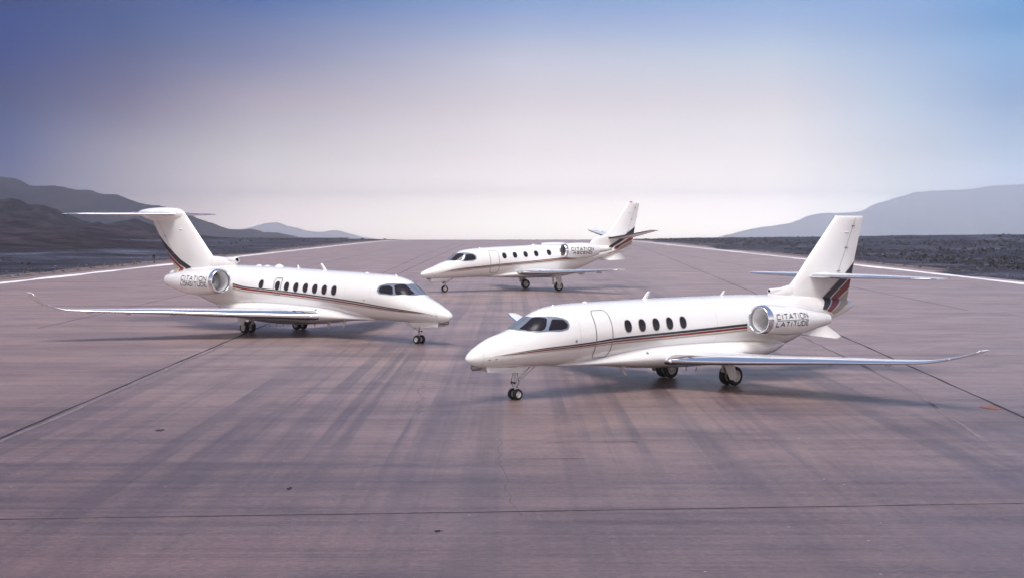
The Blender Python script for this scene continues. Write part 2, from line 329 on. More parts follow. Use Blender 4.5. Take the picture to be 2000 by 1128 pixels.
def runway_mat():
    m = bpy.data.materials.new('runway_concrete'); m.use_nodes = True; t = m.node_tree; L = t.links; b = t.nodes['Principled BSDF']
    g = N(t, 'ShaderNodeNewGeometry')
    def noi(scale, sc, detail=6, rough=.6, dist=0.0, rot=0.0):
        mp = N(t, 'ShaderNodeMapping'); L.new(g.outputs['Position'], mp.inputs[0]); mp.inputs['Scale'].default_value = scale
        mp.inputs['Rotation'].default_value = (0, 0, rot)
        n = N(t, 'ShaderNodeTexNoise'); n.inputs['Scale'].default_value = sc; n.inputs['Detail'].default_value = detail
        n.inputs['Roughness'].default_value = rough; n.inputs['Distortion'].default_value = dist
        L.new(mp.outputs[0], n.inputs['Vector']); return n.outputs[0]
    def rng(x, a, c, lo=0.0, hi=1.0):
        r = N(t, 'ShaderNodeMapRange'); L.new(x, r.inputs[0])
        for i, v in enumerate((a, c, lo, hi)): r.inputs[1 + i].default_value = v
        return r.outputs[0]
    def mix(f, a, c, mode='MIX'):
        n = N(t, 'ShaderNodeMix', data_type='RGBA', blend_type=mode)
        for i, v in ((0, f), (6, a), (7, c)):
            if isinstance(v, tuple): n.inputs[i].default_value = (*v, 1)
            elif isinstance(v, (int, float)): n.inputs[i].default_value = v
            else: L.new(v, n.inputs[i])
        return n.outputs[2]
    # cast slabs drawn out across the runway: long transverse streaks at several widths
    broad = noi((.035, .30, 1), 1, 6, .65)
    fine = noi((.05, 2.6, 1), 1, 7, .72)
    hair = noi((.12, 14, 1), 1, 4, .7)
    grain = noi((7, 11, 1), 1, 5, .8)
    mott = noi((.22, .34, 1), 1, 6, .65, .6)
    blotch = noi((1.1, 1.9, 1), 1, 5, .75, .3)
    patch = noi((.05, .09, 1), 1, 5, .55, .3)
    c = mix(rng(broad, .38, .62), (0.125, 0.096, 0.105), (0.236, 0.18, 0.18))
    c = mix(rng(patch, .50, .72, 0, .55), c, (.215, .150, .142))
    c = mix(rng(fine, .42, .62, 0, .60), c, (0.261, 0.203, 0.202))
    c = mix(rng(fine, .52, .36, 0, .50), c, (.085, .067, .080))
    c = mix(rng(hair, .52, .36, 0, .45), c, (.110, .088, .105))
    c = mix(rng(hair, .60, .76, 0, .35), c, (.36, .31, .32))
    c = mix(rng(mott, .50, .66, 0, .45), c, (0.1, 0.086, 0.112))
    c = mix(rng(mott, .48, .34, 0, .40), c, (.275, .190, .178))
    c = mix(rng(blotch, .56, .74, 0, .45), c, (0.089, 0.075, 0.092))
    c = mix(rng(blotch, .44, .28, 0, .35), c, (.290, .235, .235))
    c = mix(rng(grain, .52, .30, 0, .60), c, (.055, .045, .060))
    c = mix(rng(grain, .54, .74, 0, .55), c, (.42, .37, .39))
    # tyre rubber: bands along the runway
    sx = N(t, 'ShaderNodeSeparateXYZ'); L.new(g.outputs['Position'], sx.inputs[0])
    lanes = noi((1.15, .009, 1), 1, 3, .6, .12)
    scr = noi((7.5, .02, 1), 1, 4, .7)
    fade = noi((.35, .07, 1), 1, 5, .65)
    inside = math_n(t, 'MULTIPLY', rng(sx.outputs[0], -15, -10), rng(sx.outputs[0], 15, 11))
    near = math_n(t, 'MULTIPLY', rng(sx.outputs[1], 260, 60), rng(sx.outputs[1], 23, 34, .35, 1.0))
    rub = math_n(t, 'MULTIPLY', rng(lanes, .49, .56), inside)
    rub = math_n(t, 'MULTIPLY', rub, rng(fade, .40, .56, .10, 1.0))
    rub = math_n(t, 'MULTIPLY', rub, rng(scr, .35, .6, .55, 1.0))
    rub = math_n(t, 'MULTIPLY', rub, near)
    c = mix(math_n(t, 'MULTIPLY', rub, .78), c, (.066, .056, .076))
    lanes2 = noi((2.9, .016, 1), 1, 3, .6, .1)
    rub2 = math_n(t, 'MULTIPLY', math_n(t, 'MULTIPLY', rng(lanes2, .52, .58), inside), math_n(t, 'MULTIPLY', near, rng(fade, .60, .42, .15, 1.0)))
    c = mix(math_n(t, 'MULTIPLY', rub2, .42), c, (.075, .062, .082))
    pale = math_n(t, 'MULTIPLY', math_n(t, 'MULTIPLY', rng(scr, .66, .74), inside), rng(lanes, .5, .42))
    c = mix(math_n(t, 'MULTIPLY', pale, .40), c, (.40, .35, .36))
    # pale grit specks
    v = N(t, 'ShaderNodeTexVoronoi'); v.inputs['Scale'].default_value = 1.15; L.new(g.outputs['Position'], v.inputs['Vector'])
    c = mix(rng(v.outputs['Distance'], .035, .02), c, (.62, .60, .60))
    c = mix(1.0, c, (1.40, 1.25, 1.09), 'MULTIPLY')
    # vignette-like darkening painted into the runway colour, deepest close to the camera
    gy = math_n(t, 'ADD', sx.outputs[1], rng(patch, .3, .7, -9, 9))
    near_dim = N(t, 'ShaderNodeValToRGB'); L.new(rng(gy, 0, 100), near_dim.inputs[0])
    ramp(near_dim, [(.15, (.40, .375, .42)), (.30, (.55, .52, .56)), (.42, (.74, .71, .73)), (.60, (.90, .89, .90)), (.90, (1, 1, 1))], 'LINEAR')
    c = mix(1.0, c, near_dim.outputs[0], 'MULTIPLY')
    L.new(c, b.inputs['Base Color'])
    L.new(rng(mott, .3, .7, .32, .46), b.inputs['Roughness']); b.inputs['Specular IOR Level'].default_value = .5
    bp = N(t, 'ShaderNodeBump'); bp.inputs['Strength'].default_value = .4; bp.inputs['Distance'].default_value = .012
    L.new(math_n(t, 'ADD', grain, hair), bp.inputs['Height']); L.new(bp.outputs[0], b.inputs['Normal'])
    return m
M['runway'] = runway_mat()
M['mark'] = mat('white_line_paint', (.78, .75, .74), .6, var=.24, vscale=1.2)
M['faint'] = mat('faint_joint_filler', (.15, .118, .135), .8, var=.2)
M['joint'] = mat('joint_filler', (.022, .015, .020), .8, var=.3)
M['crack'] = mat('crack_filler', (.115, .092, .112), .8, var=.3)
M['redcrack'] = mat('rusty_joint_filler', (.085, .045, .045), .8, var=.3)
M['rust'] = mat('rust_patch', (.20, .085, .065), .8, var=.35)

gx = frange([(-7400, -2500, 8), (-2500, -500, 14), (-500, -66, 30), (-66, 66, 6), (66, 500, 34), (500, 2500, 14), (2500, 7400, 8)])
gy = frange([(-2300, -100, 6), (-100, 60, 6), (60, 400, 46), (400, 760, 40), (760, 2000, 12), (2000, 7300, 14)])
sheet('ground', gx, gy, M['desert'], -.03, bump=.9)
ry = frange([(-120, 60, 6), (60, 400, 20), (400, 900, 40)])
sheet('verge', [-53.5, -50, -47.5], ry, M['verge'], -.006)
sheet('verge', [47.5, 50, 52.5], ry, M['verge'], -.006)
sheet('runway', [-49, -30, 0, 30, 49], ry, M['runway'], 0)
def strip(name, pts, w, m, lift=.004, wob=0.0, seed=1, kind='structure', per=None):
    """a painted or filled line lying on the runway; pts in metres"""
    rnd = random.Random(seed); P = []
    for (x0, y0), (x1, y1) in zip(pts[:-1], pts[1:]):
        n = max(1, int(math.hypot(x1 - x0, y1 - y0) / (per or 6)))
        for k in range(n): P.append((x0 + (x1 - x0) * k / n, y0 + (y1 - y0) * k / n))
    P.append(pts[-1]); V = []
    for i, (x, y) in enumerate(P):
        a, c = P[max(0, i - 1)], P[min(len(P) - 1, i + 1)]
        tx, ty = c[0] - a[0], c[1] - a[1]; l = math.hypot(tx, ty); nx, ny = -ty / l, tx / l
        o = rnd.uniform(-wob, wob); ww = w * (1 + (rnd.uniform(-.4, .5) if wob else 0)) / 2
        for s in (-1, 1):
            X, Y = x + nx * (o + s * ww), y + ny * (o + s * ww); V.append((X, Y, tz(X, Y) + lift))
    F = [(2 * i, 2 * i + 2, 2 * i + 3, 2 * i + 1) for i in range(len(P) - 1)]
    return prop(obj(name, (V, F), m), kind=kind)
strip('runway_edge_line', [(-46.4, -60), (-46.4, 400), (-46.4, 900)], 1.3, M['mark'], .008, .05, 3)
strip('runway_edge_line', [(46.2, -60), (46.0, 214), (44, 400), (43, 900)], 1.3, M['mark'], .008, .05, 4)
strip('runway_joint', [(-12.2, 12), (-12.45, 34), (-12.8, 65), (-13.2, 94), (-16, 250), (-17, 420)], .085, M['joint'], .004, .018, 5, per=1.3)
strip('runway_joint', [(12.2, 12), (13.8, 37), (15.7, 68), (18.9, 109), (27, 250), (36, 420)], .085, M['joint'], .004, .018, 6, per=1.3)
strip('runway_joint', [(-12.0, 20), (-12.25, 36), (-12.5, 60)], .13, M['faint'], .005, .05, 7, per=1.3)
strip('runway_joint', [(11.3, 33), (12.4, 42), (13.0, 52), (13.6, 66), (15, 90)], .13, M['faint'], .004, .06, 8, per=1.5)
strip('runway_joint', [(-24, 70), (-25, 120), (-27, 220), (-29, 420)], .12, M['crack'], .004, .03, 9)
strip('runway_joint', [(28, 85), (30, 160), (33, 420)], .12, M['crack'], .004, .03, 10)
strip('runway_joint', [(-11.6, 100), (-12.5, 170), (-14, 420)], .14, M['crack'], .004, .03, 19)
strip('runway_joint', [(-40, 23.4), (-9, 24.3), (0, 24.95), (9.5, 25.7), (40, 26.4)], .035, M['joint'], .0045, .006, 11, per=.7)
strip('runway_joint', [(-47, 55.0), (0, 55.1), (47, 55.2)], .05, M['redcrack'], .0045, .012, 12, per=1.5)
strip('runway_joint', [(-47, 89.2), (0, 89.6), (47, 90)], .10, M['crack'], .0045, .02, 13)
strip('runway_joint', [(-47, 128), (47, 129)], .14, M['crack'], .0045, .02, 14)
strip('runway_joint', [(.8, 33.0), (3.0, 33.05)], .04, M['redcrack'], .0045, .01, 15, per=.5)
strip('runway_joint', [(-.2, 30.6), (1.6, 30.65)], .03, M['redcrack'], .0045, .01, 16, per=.5)
strip('runway_joint', [(-45, 71), (-15, 71.2)], .07, M['crack'], .0045, .02, 17)
strip('runway_joint', [(14, 71.6), (47, 72.2)], .07, M['crack'], .0045, .02, 18)
_r = random.Random(8); _y = 33.6; _p = []
_x = -.35
while _y > 24.5:
    _p.append((_x, _y)); _y -= _r.uniform(.25, .5); _x += _r.uniform(-.08, .09)
strip('runway_crack', _p, .009, M['crack'], .004, .006, 21, per=.2)
_p = [(x - 2.6 + _r.uniform(-.1, .1), y + 13) for x, y in _p]
strip('runway_crack', _p, .010, M['crack'], .004, .008, 22, per=.3)
def spot(name, x, y, rx, ry_, m, seed):
    rnd = random.Random(seed); n = 22
    V = [(x, y, .006)] + [(x + rx * math.cos(a) * k, y + ry_ * math.sin(a) * k, .006) for a, k in [(2 * math.pi * i / n, rnd.uniform(.6, 1.15)) for i in range(n)]]
    prop(obj(name, (V, [(0, 1 + i, 1 + (i + 1) % n) for i in range(n)]), m, smooth=False), kind='structure')
spot('tar_stain', -4.37, 27.15, .06, .16, M['joint'], 1)
spot('tar_stain', -1.25, 23.35, .075, .09, M['joint'], 2)
spot('tar_stain', -8.9, 34.9, .12, .2, M['joint'], 5)
spot('rust_stain', 13.6, 39.3, .28, .5, M['rust'], 3)

# ------------------------------------------------------------------ hills
def ridge(name, D, prof, front, back, m, rough, base=-2.0, seed=0, nx=260, nv=60, gully=.45, fq=6, pw=1.1):
    px = [p[0] for p in prof]
    xs = np.linspace(px[0], px[-1], nx); V = []
    z_of = pchip([p[0] for p in prof], [CAM_H - (p[1] - 442) / 2700 * D for p in prof])
    for j in range(nv):
        v = -1 + 2 * j / (nv - 1)                                  # -1 front foot .. 0 crest .. 1 back foot
        for x in xs:
            X = (x - 1000) / 2700 * D
            ydist = D + (v * front if v < 0 else v * back)
            ydist += .10 * front * (1 - (1 - abs(v)) ** 4) * noise.fractal((X / front * 1.3, seed, 0), 1, 2, 3)
            H = z_of(x); foot = dip(D - front) + base
            s = (1 - abs(v)) ** pw
            z = foot + (H - foot) * s
            q = noise.ridged_multi_fractal((X / front * fq + seed, ydist / front * fq * .45, .5), .9, 2.1, 5, 1.0, 2.0)
            amp = (H - foot) * gully * (1 - s) * min(1, s * 4)
            z += amp * (q - 1.1) * .8
            z += rough * noise.fractal((X / front * 9, ydist / front * 9, seed), .8, 2, 5) * min(1, (H - foot) / 20)
            V.append((X, ydist, z))
    F = [(j * nx + i, j * nx + i + 1, (j + 1) * nx + i + 1, (j + 1) * nx + i) for j in range(nv - 1) for i in range(nx - 1)]
    return prop(obj(name, (V, F), m), kind='structure')
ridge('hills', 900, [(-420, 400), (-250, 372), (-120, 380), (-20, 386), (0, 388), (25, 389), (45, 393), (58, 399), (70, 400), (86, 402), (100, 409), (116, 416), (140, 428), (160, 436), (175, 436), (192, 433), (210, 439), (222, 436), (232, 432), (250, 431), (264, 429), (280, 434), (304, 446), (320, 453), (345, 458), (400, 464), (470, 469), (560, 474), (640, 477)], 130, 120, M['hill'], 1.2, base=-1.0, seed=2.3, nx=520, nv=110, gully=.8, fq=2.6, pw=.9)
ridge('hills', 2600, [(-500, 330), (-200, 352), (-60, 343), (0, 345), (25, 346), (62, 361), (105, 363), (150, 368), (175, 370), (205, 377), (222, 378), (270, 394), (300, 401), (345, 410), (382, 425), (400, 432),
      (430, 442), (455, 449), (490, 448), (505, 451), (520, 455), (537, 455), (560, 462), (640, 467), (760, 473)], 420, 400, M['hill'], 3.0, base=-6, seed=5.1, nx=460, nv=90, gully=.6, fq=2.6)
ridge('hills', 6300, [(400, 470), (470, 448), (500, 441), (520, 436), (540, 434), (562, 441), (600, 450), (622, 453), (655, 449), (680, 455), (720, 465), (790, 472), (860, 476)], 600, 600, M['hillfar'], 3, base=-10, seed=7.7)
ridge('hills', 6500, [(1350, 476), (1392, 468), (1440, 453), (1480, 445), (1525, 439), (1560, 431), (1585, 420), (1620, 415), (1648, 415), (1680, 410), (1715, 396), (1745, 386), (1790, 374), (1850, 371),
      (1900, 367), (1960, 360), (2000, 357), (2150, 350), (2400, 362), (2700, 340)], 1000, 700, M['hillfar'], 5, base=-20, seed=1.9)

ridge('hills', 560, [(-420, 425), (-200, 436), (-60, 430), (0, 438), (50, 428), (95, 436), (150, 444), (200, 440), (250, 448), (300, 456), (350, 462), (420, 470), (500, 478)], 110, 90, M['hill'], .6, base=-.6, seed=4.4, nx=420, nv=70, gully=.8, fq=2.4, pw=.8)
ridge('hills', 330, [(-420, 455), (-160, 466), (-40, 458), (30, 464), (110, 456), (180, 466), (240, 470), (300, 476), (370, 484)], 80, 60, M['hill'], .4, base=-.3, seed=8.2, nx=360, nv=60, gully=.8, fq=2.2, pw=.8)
# ------------------------------------------------------------------ scrub on the desert floor
def scrub(name, spots, m, seed):
    rnd = random.Random(seed); V, F = [], []
    for x, y, r, h in spots:
        z = tz(x, y) - .03
        for k in range(9):
            a = rnd.uniform(0, 6.28); q = rnd.uniform(.1, .95) * r; zz = z + rnd.uniform(.15, .95) * h * (1 - .4 * q / r)
            cx, cy = x + q * math.cos(a), y + q * math.sin(a); s = r * rnd.uniform(.18, .38)
            n = Vector((rnd.uniform(-1, 1), rnd.uniform(-1, .6), rnd.uniform(-.4, 1))).normalized(); u = n.orthogonal().normalized() * s; w = n.cross(u)
            b0 = len(V)
            for j in range(5):
                t = 1.2566 * j; kk = rnd.uniform(.6, 1.25); p = Vector((cx, cy, zz)) + (u * math.cos(t) + w * math.sin(t)) * kk
                V.append(tuple(p))
            F.append(tuple(range(b0, b0 + 5)))
        b0 = len(V)                                                # dense heart of the bush
        for j in range(6): V.append((x + r * .6 * math.cos(j * 1.047), y + r * .6 * math.sin(j * 1.047), z - .05))
        V.append((x, y, z + h * .8))
        for j in range(6): F.append((b0 + j, b0 + (j + 1) % 6, b0 + 6))
    return obj(name, (V, F), m, smooth=False)
M['scrub'] = mat('scrub_leaves', (.024, .023, .030), .9, var=.35, vscale=.6)
M['scrub2'] = mat('dry_scrub_leaves', (.11, .09, .085), .9, var=.35, vscale=.6)
_r = random.Random(31); sp1 = []; sp2 = []
for i in range(9000):
    y = 120 * math.exp(_r.random() * 1.8); side = 1 if _r.random() < .72 else -1
    x = side * (60 + _r.random() ** 1.3 * (y * .42))
    den = noise.noise((x * .012, y * .006, 4)) + .15
    if _r.random() > (.35 + den * 1.4) * (1 if side > 0 else .35): continue
    r = _r.uniform(.16, .55) * (1 + y / 700); sp1.append((x, y, r, r * _r.uniform(.5, .8)))
for i in range(900):
    y = 95 * math.exp(_r.random() * 1.9); side = _r.choice((-1, 1)); x = side * (50.5 + _r.random() ** 1.6 * 9)
    r = _r.uniform(.10, .34); sp2.append((x, y, r, r * .8))
prop(scrub('desert_scrub', sp1, M['scrub'], 5), 'dark low scrub scattered over the desert beside the runway', 'scrub', kind='stuff')
prop(scrub('verge_scrub', sp2, M['scrub2'], 6), 'small dry tufts along the runway verges', 'scrub', kind='stuff')

def yucca(loc, h, label, seed):
    rnd = random.Random(seed); root = empty('desert_tree', loc); prop(root, label, 'tree')
    V, F = [], []; heads = []; tr = []
    tr.append(tube((0, 0, -.1), (0, 0, h * .45), h * .075, h * .06, 8))
    for k in range(5):
        a = rnd.uniform(0, 6.28); b = (math.cos(a) * h * rnd.uniform(.1, .3), math.sin(a) * h * .2, h * rnd.uniform(.6, .9))
        tr.append(tube((0, 0, h * .42), b, h * .045, h * .03, 7)); heads.append(b)
    obj('trunk', join(*tr), M['scrub2'], root)
    for b in heads:
        for k in range(34):
            d = Vector((rnd.uniform(-1, 1), rnd.uniform(-1, 1), rnd.uniform(-.5, 1))).normalized() * h * rnd.uniform(.12, .24)
            s = d.orthogonal().normalized() * h * .018; c = Vector(b); i = len(V)
            V += [tuple(c + s), tuple(c - s), tuple(c + d)]; F.append((i, i + 1, i + 2))
    obj('crown', (V, F), M['scrub'], root, smooth=False)
def gp(px, py):
    D = 2700 * CAM_H / (py - 442); return ((px - 1000) / 2700 * D, D)
_x, _y = 120.0, 340.0
yucca((_x, _y, tz(_x, _y)), 2.9, 'dark branching desert tree standing on the plain at far right', 4)
yucca((-50.2, 194.0, tz(-50.2, 194)), 1.3, 'small dark bush on the verge behind the left white line', 9)

# ------------------------------------------------------------------ aircraft builders (x = aft from the nose tip, y = starboard, z = up)
from mathutils.geometry import delaunay_2d_cdt
def body_mesh(B, n=56, dense=.12, cap=True):
    L = B.s1 - B.s0; ss = []
    u = 0
    while u < 1:
        ss.append(B.s0 + L * u)
        d = min(u, 1 - u) * L
        u += (.02 + min(dense, d * .25)) / L
    ss.append(B.s1)
    rings = [[B.pt(s, 2 * math.pi * (k + .5) / n) for k in range(n)] for s in ss]
    return loft(rings, True, cap, cap)
RR = 1.0
def ya(B, s, y, z):                        # surface angle of a point (s, y, z)
    t, b, w, c = B.sec(s); hh = (t - c) if z > c else (c - b)
    a = math.atan2((z - c) / hh, y / w)
    return a if a > -math.pi / 2 else a + 2 * math.pi
def chaikin(P, it=2, closed=True, k=.25):
    for _ in range(it):
        Q = []; n = len(P)
        for i in range(n if closed else n - 1):
            a, b = P[i], P[(i + 1) % n]
            Q += [tuple(a[j] * (1 - k) + b[j] * k for j in range(2)), tuple(a[j] * k + b[j] * (1 - k) for j in range(2))]
        if not closed: Q = [P[0]] + Q + [P[-1]]
        P = Q
    return P
def densify(P, step, closed=True):
    Q = []; n = len(P)
    for i in range(n if closed else n - 1):
        a, b = P[i], P[(i + 1) % n]; m = max(1, int(math.hypot(b[0] - a[0], b[1] - a[1]) / step))
        Q += [(a[0] + (b[0] - a[0]) * k / m, a[1] + (b[1] - a[1]) * k / m) for k in range(m)]
    if not closed: Q.append(P[-1])
    return Q
def inpoly(p, P):
    c = False; n = len(P)
    for i in range(n):
        (x1, y1), (x2, y2) = P[i], P[(i + 1) % n]
        if (y1 > p[1]) != (y2 > p[1]) and p[0] < (x2 - x1) * (p[1] - y1) / (y2 - y1) + x1: c = not c
    return c
def patch(fn, P, step=.06):
    """fill the 2-D outline P and lay it on the surface fn(u, v)"""
    P = densify(P, step); xs = [p[0] for p in P]; ys = [p[1] for p in P]; pts = [Vector(p) for p in P]; n = len(P)
    x = min(xs) + step / 2
    while x < max(xs):
        y = min(ys) + step / 2
        while y < max(ys):
            if inpoly((x, y), P) and min((x - p[0]) ** 2 + (y - p[1]) ** 2 for p in P) > (step * .4) ** 2: pts.append(Vector((x, y)))
            y += step
        x += step
    v, e, f, *_ = delaunay_2d_cdt(pts, [], [list(range(n))], 1, 1e-6)
    return [fn(p[0], p[1]) for p in v], [tuple(q) for q in f]
def ribbon(fn, P, w, closed=True, step=.05):
    P = densify(P, step, closed); n = len(P); V = []
    for i in range(n):
        a = P[i - 1] if (closed or i) else P[0]; c = P[(i + 1) % n] if (closed or i < n - 1) else P[-1]
        tx, ty = c[0] - a[0], c[1] - a[1]; l = math.hypot(tx, ty) or 1; nx, ny = -ty / l * w / 2, tx / l * w / 2
        V += [fn(P[i][0] - nx, P[i][1] - ny), fn(P[i][0] + nx, P[i][1] + ny)]
    F = [(2 * i, 2 * ((i + 1) % n), 2 * ((i + 1) % n) + 1, 2 * i + 1) for i in range(n if closed else n - 1)]
    return V, F
def surf(B, o): return lambda s, a: B.off(s, a, o)
def outline(B, tri, side, it=3):             # (s, |y|, z) triples -> smoothed outline in (s, angle)
    P = [(s, ya(B, s, side * abs(y), z)) for s, y, z in tri]
    return chaikin(P, 3, True, .09)
def disc(B, s, z, side, r, r2=None, lean=0.0, n=24, p=2.4):
    t, b, w, c = B.sec(s); a0 = B.ang(s, z, side); r2 = r2 or r; out = []
    k = np.linalg.norm(B.pt(s, a0 + .01) - B.pt(s, a0 - .01)) / .02
    sg = 1 if side > 0 else -1
    for i in range(n):
        t_ = 2 * math.pi * i / n; cx, cy = math.cos(t_), math.sin(t_)
        q = (abs(cx) ** p + abs(cy) ** p) ** (-1 / p); u, v = cx * q * r, cy * q * r2
        out.append((s + u + lean * v, a0 + sg * v / k))
    return out
def band(B, lo, hi, side, o=.005, n=150, taper=0):
    """stripe between two height curves along the body"""
    flo, fhi = pchip(*zip(*lo)), pchip(*zip(*hi)); s0, s1 = lo[0][0], lo[-1][0]; V = []; m = 4
    for i in range(n + 1):
        s = s0 + (s1 - s0) * i / n
        for j in range(m + 1): V.append(B.on(s, flo(s) + (fhi(s) - flo(s)) * j / m, side, o))
    F = [(i * (m + 1) + j, (i + 1) * (m + 1) + j, (i + 1) * (m + 1) + j + 1, i * (m + 1) + j + 1) for i in range(n) for j in range(m)]
    return V, F
def naca(x): return 5 * (.2969 * math.sqrt(max(x, 0)) - .126 * x - .3516 * x * x + .2843 * x ** 3 - .1036 * x ** 4)
FR = [0, .004, .012, .03, .06, .10, .16, .25, .35, .45, .55, .65, .75, .85, .93, 1.0]
def wing_parts(secs, side, fr=.10, nst=26, camber=.012):
    ys = [q[0] for q in secs]; f = [pchip(ys, [q[k] for q in secs]) for k in (1, 2, 3, 4)]
    st = list(np.linspace(ys[0], ys[-1], nst)) + [y for y in ys]; st = sorted(set(round(float(y), 4) for y in st))
    main, lead = [], []
    for y in st:
        le, ch, z, tc = (g(y) for g in f); e = .02
        dzy = (f[2](y + e) - f[2](y - e)) / (min(y + e, ys[-1]) - max(y - e, ys[0])); l = math.hypot(1, dzy); ny, nz = -dzy / l, 1 / l
        def P(x, up):
            t = naca(x) * tc * ch * up + camber * ch * 4 * x * (1 - x)
            return (le + x * ch, side * (y + ny * t), z + nz * t)
        xs = [x for x in FR if x > fr]
        main.append([P(fr, 1)] + [P(x, 1) for x in xs] + [P(x, -1) for x in xs[::-1]] + [P(fr, -1)])
        xl = [x for x in FR if x < fr]
        lead.append([P(fr, 1)] + [P(x, 1) for x in xl[::-1]] + [P(x, -1) for x in xl[1:]] + [P(fr, -1)])
    return loft(main, True, True, True), loft(lead, False, False, True), f
class Fin:
    def __init__(self, secs):                # (z, le, te, half thickness)
        z = [q[0] for q in secs]; self.z0, self.z1 = z[0], z[-1]
        self.le, self.te, self.th = (pchip(z, [q[k] for q in secs]) for k in (1, 2, 3)); self.secs = secs
    def y(self, s, z):
        if not (self.z0 <= z <= self.z1): return -1
        le, te = self.le(z), self.te(z)
        x = (s - le) / (te - le)
        if x < 0: return -1
        x = min(x, 1)
        return self.th(z) * naca(x) / .1 * .2 / .2 * .2 * 5 * .2 if False else self.th(z) * naca(x) * 2.0
    def mesh(self, x0=0.0, x1=1.0, z0=None, z1=None, nz=34):
        z0 = self.z0 if z0 is None else z0; z1 = self.z1 if z1 is None else z1; rings = []
        xs = [x0] + [x for x in FR if x0 < x < x1] + [x1]
        for z in np.linspace(z0, z1, nz):
            le, te = self.le(z), self.te(z); c = te - le
            up = [(le + x * c, self.th(z) * naca(x) * 2.0, z) for x in xs]
            dn = [(a, -b, d) for a, b, d in up[::-1]]
            rings.append(up + dn)
        # rounded top edge
        for k, q in ((.5, .85), (.85, .5), (1, .12)):
            z = z1 + .05 * k; le, te = self.le(z1), self.te(z1); c = te - le
            up = [(le + .03 * k * k + x * (c - .03 * k * k), self.th(z1) * naca(x) * 2.0 * q, z) for x in xs]
            rings.append(up + [(a, -b, d) for a, b, d in up[::-1]])
        return loft(rings, True, True, True)
def quad_band(fn, A, Bq, m=5, step=.07):
    A = densify(A, step, False); L = [0]
    for i in range(1, len(A)): L.append(L[-1] + math.dist(A[i - 1], A[i]))
    T_ = [l / L[-1] for l in L]; q = [0]
    for i in range(1, len(Bq)): q.append(q[-1] + math.dist(Bq[i - 1], Bq[i]))
    q = [x / q[-1] for x in q]; bx = [p[0] for p in Bq]; by = [p[1] for p in Bq]; V = []
    for t, a in zip(T_, A):
        b = (float(np.interp(t, q, bx)), float(np.interp(t, q, by)))
        for j in range(m + 1): V.append(fn(a[0] + (b[0] - a[0]) * j / m, a[1] + (b[1] - a[1]) * j / m))
    n = len(A)
    return V, [(i * (m + 1) + j, (i + 1) * (m + 1) + j, (i + 1) * (m + 1) + j + 1, i * (m + 1) + j + 1) for i in range(n - 1) for j in range(m)]

# lettering drawn as strokes on a unit cell
GL = {'C': (.9, [[(.95, .78), (.8, 1), (.18, 1), (0, .8), (0, .2), (.18, 0), (.8, 0), (.95, .22)]]), 'I': (.30, [[(.5, 0), (.5, 1)]]),
      'T': (.86, [[(0, 1), (1, 1)], [(.5, 1), (.5, 0)]]), 'A': (.95, [[(0, 0), (.5, 1), (1, 0)], [(.2, .34), (.8, .34)]]),
      'O': (.98, [[(.2, 0), (.8, 0), (1, .2), (1, .8), (.8, 1), (.2, 1), (0, .8), (0, .2), (.2, 0)]]),
      'N': (.86, [[(0, 0), (0, 1), (1, 0), (1, 1)]]), 'L': (.72, [[(0, 1), (0, 0), (1, 0)]]),
      'U': (.86, [[(0, 1), (0, .22), (.2, 0), (.8, 0), (1, .22), (1, 1)]]), 'D': (.88, [[(0, 0), (0, 1), (.72, 1), (1, .72), (1, .28), (.72, 0), (0, 0)]]),
      'E': (.72, [[(1, 1), (0, 1), (0, 0), (1, 0)], [(0, .52), (.8, .52)]]),
      'G': (.92, [[(.95, .8), (.8, 1), (.18, 1), (0, .8), (0, .2), (.18, 0), (.8, 0), (1, .18), (1, .48), (.6, .48)]]),
      'S': (.78, [[(.95, .84), (.8, 1), (.2, 1), (.02, .82), (.12, .58), (.88, .44), (1, .2), (.8, 0), (.2, 0), (0, .16)]])}
SERIF = {'L': [], 'T': [(.5, 0)], 'I': [(.5, 0), (.5, 1)], 'A': [(0, 0), (1, 0)], 'N': [(0, 0), (1, 1)], 'U': [(0, 1), (1, 1)], 'E': [], 'D': [], 'G': [], 'S': [], 'C': [], 'O': []}
def word(fn, txt, u0, u1, v0, h, w, serif=False, gap=.34):
    tot = sum(GL[c][0] for c in txt) + gap * (len(txt) - 1); k = (u1 - u0) / tot; u = u0; out = []
    for c in txt:
        cw, strokes = GL[c]
        for st in strokes:
            P = [(u + x * cw * k, v0 + y * h) for x, y in st]
            closed = P[0] == P[-1]
            if closed: P = P[:-1]
            horiz = serif and all(abs(P[i][1] - P[i + 1][1]) < 1e-6 for i in range(len(P) - 1))
            out.append(ribbon(fn, P, w * (.75 if horiz else 1), closed, .03))
        if False:
            for x, y in SERIF[c]:
                cu = u + x * cw * k; out.append(ribbon(fn, [(cu - .045, v0 + y * h), (cu + .045, v0 + y * h)], w * .55, False, .03))
        u += (cw + gap) * k
    return join(*out)

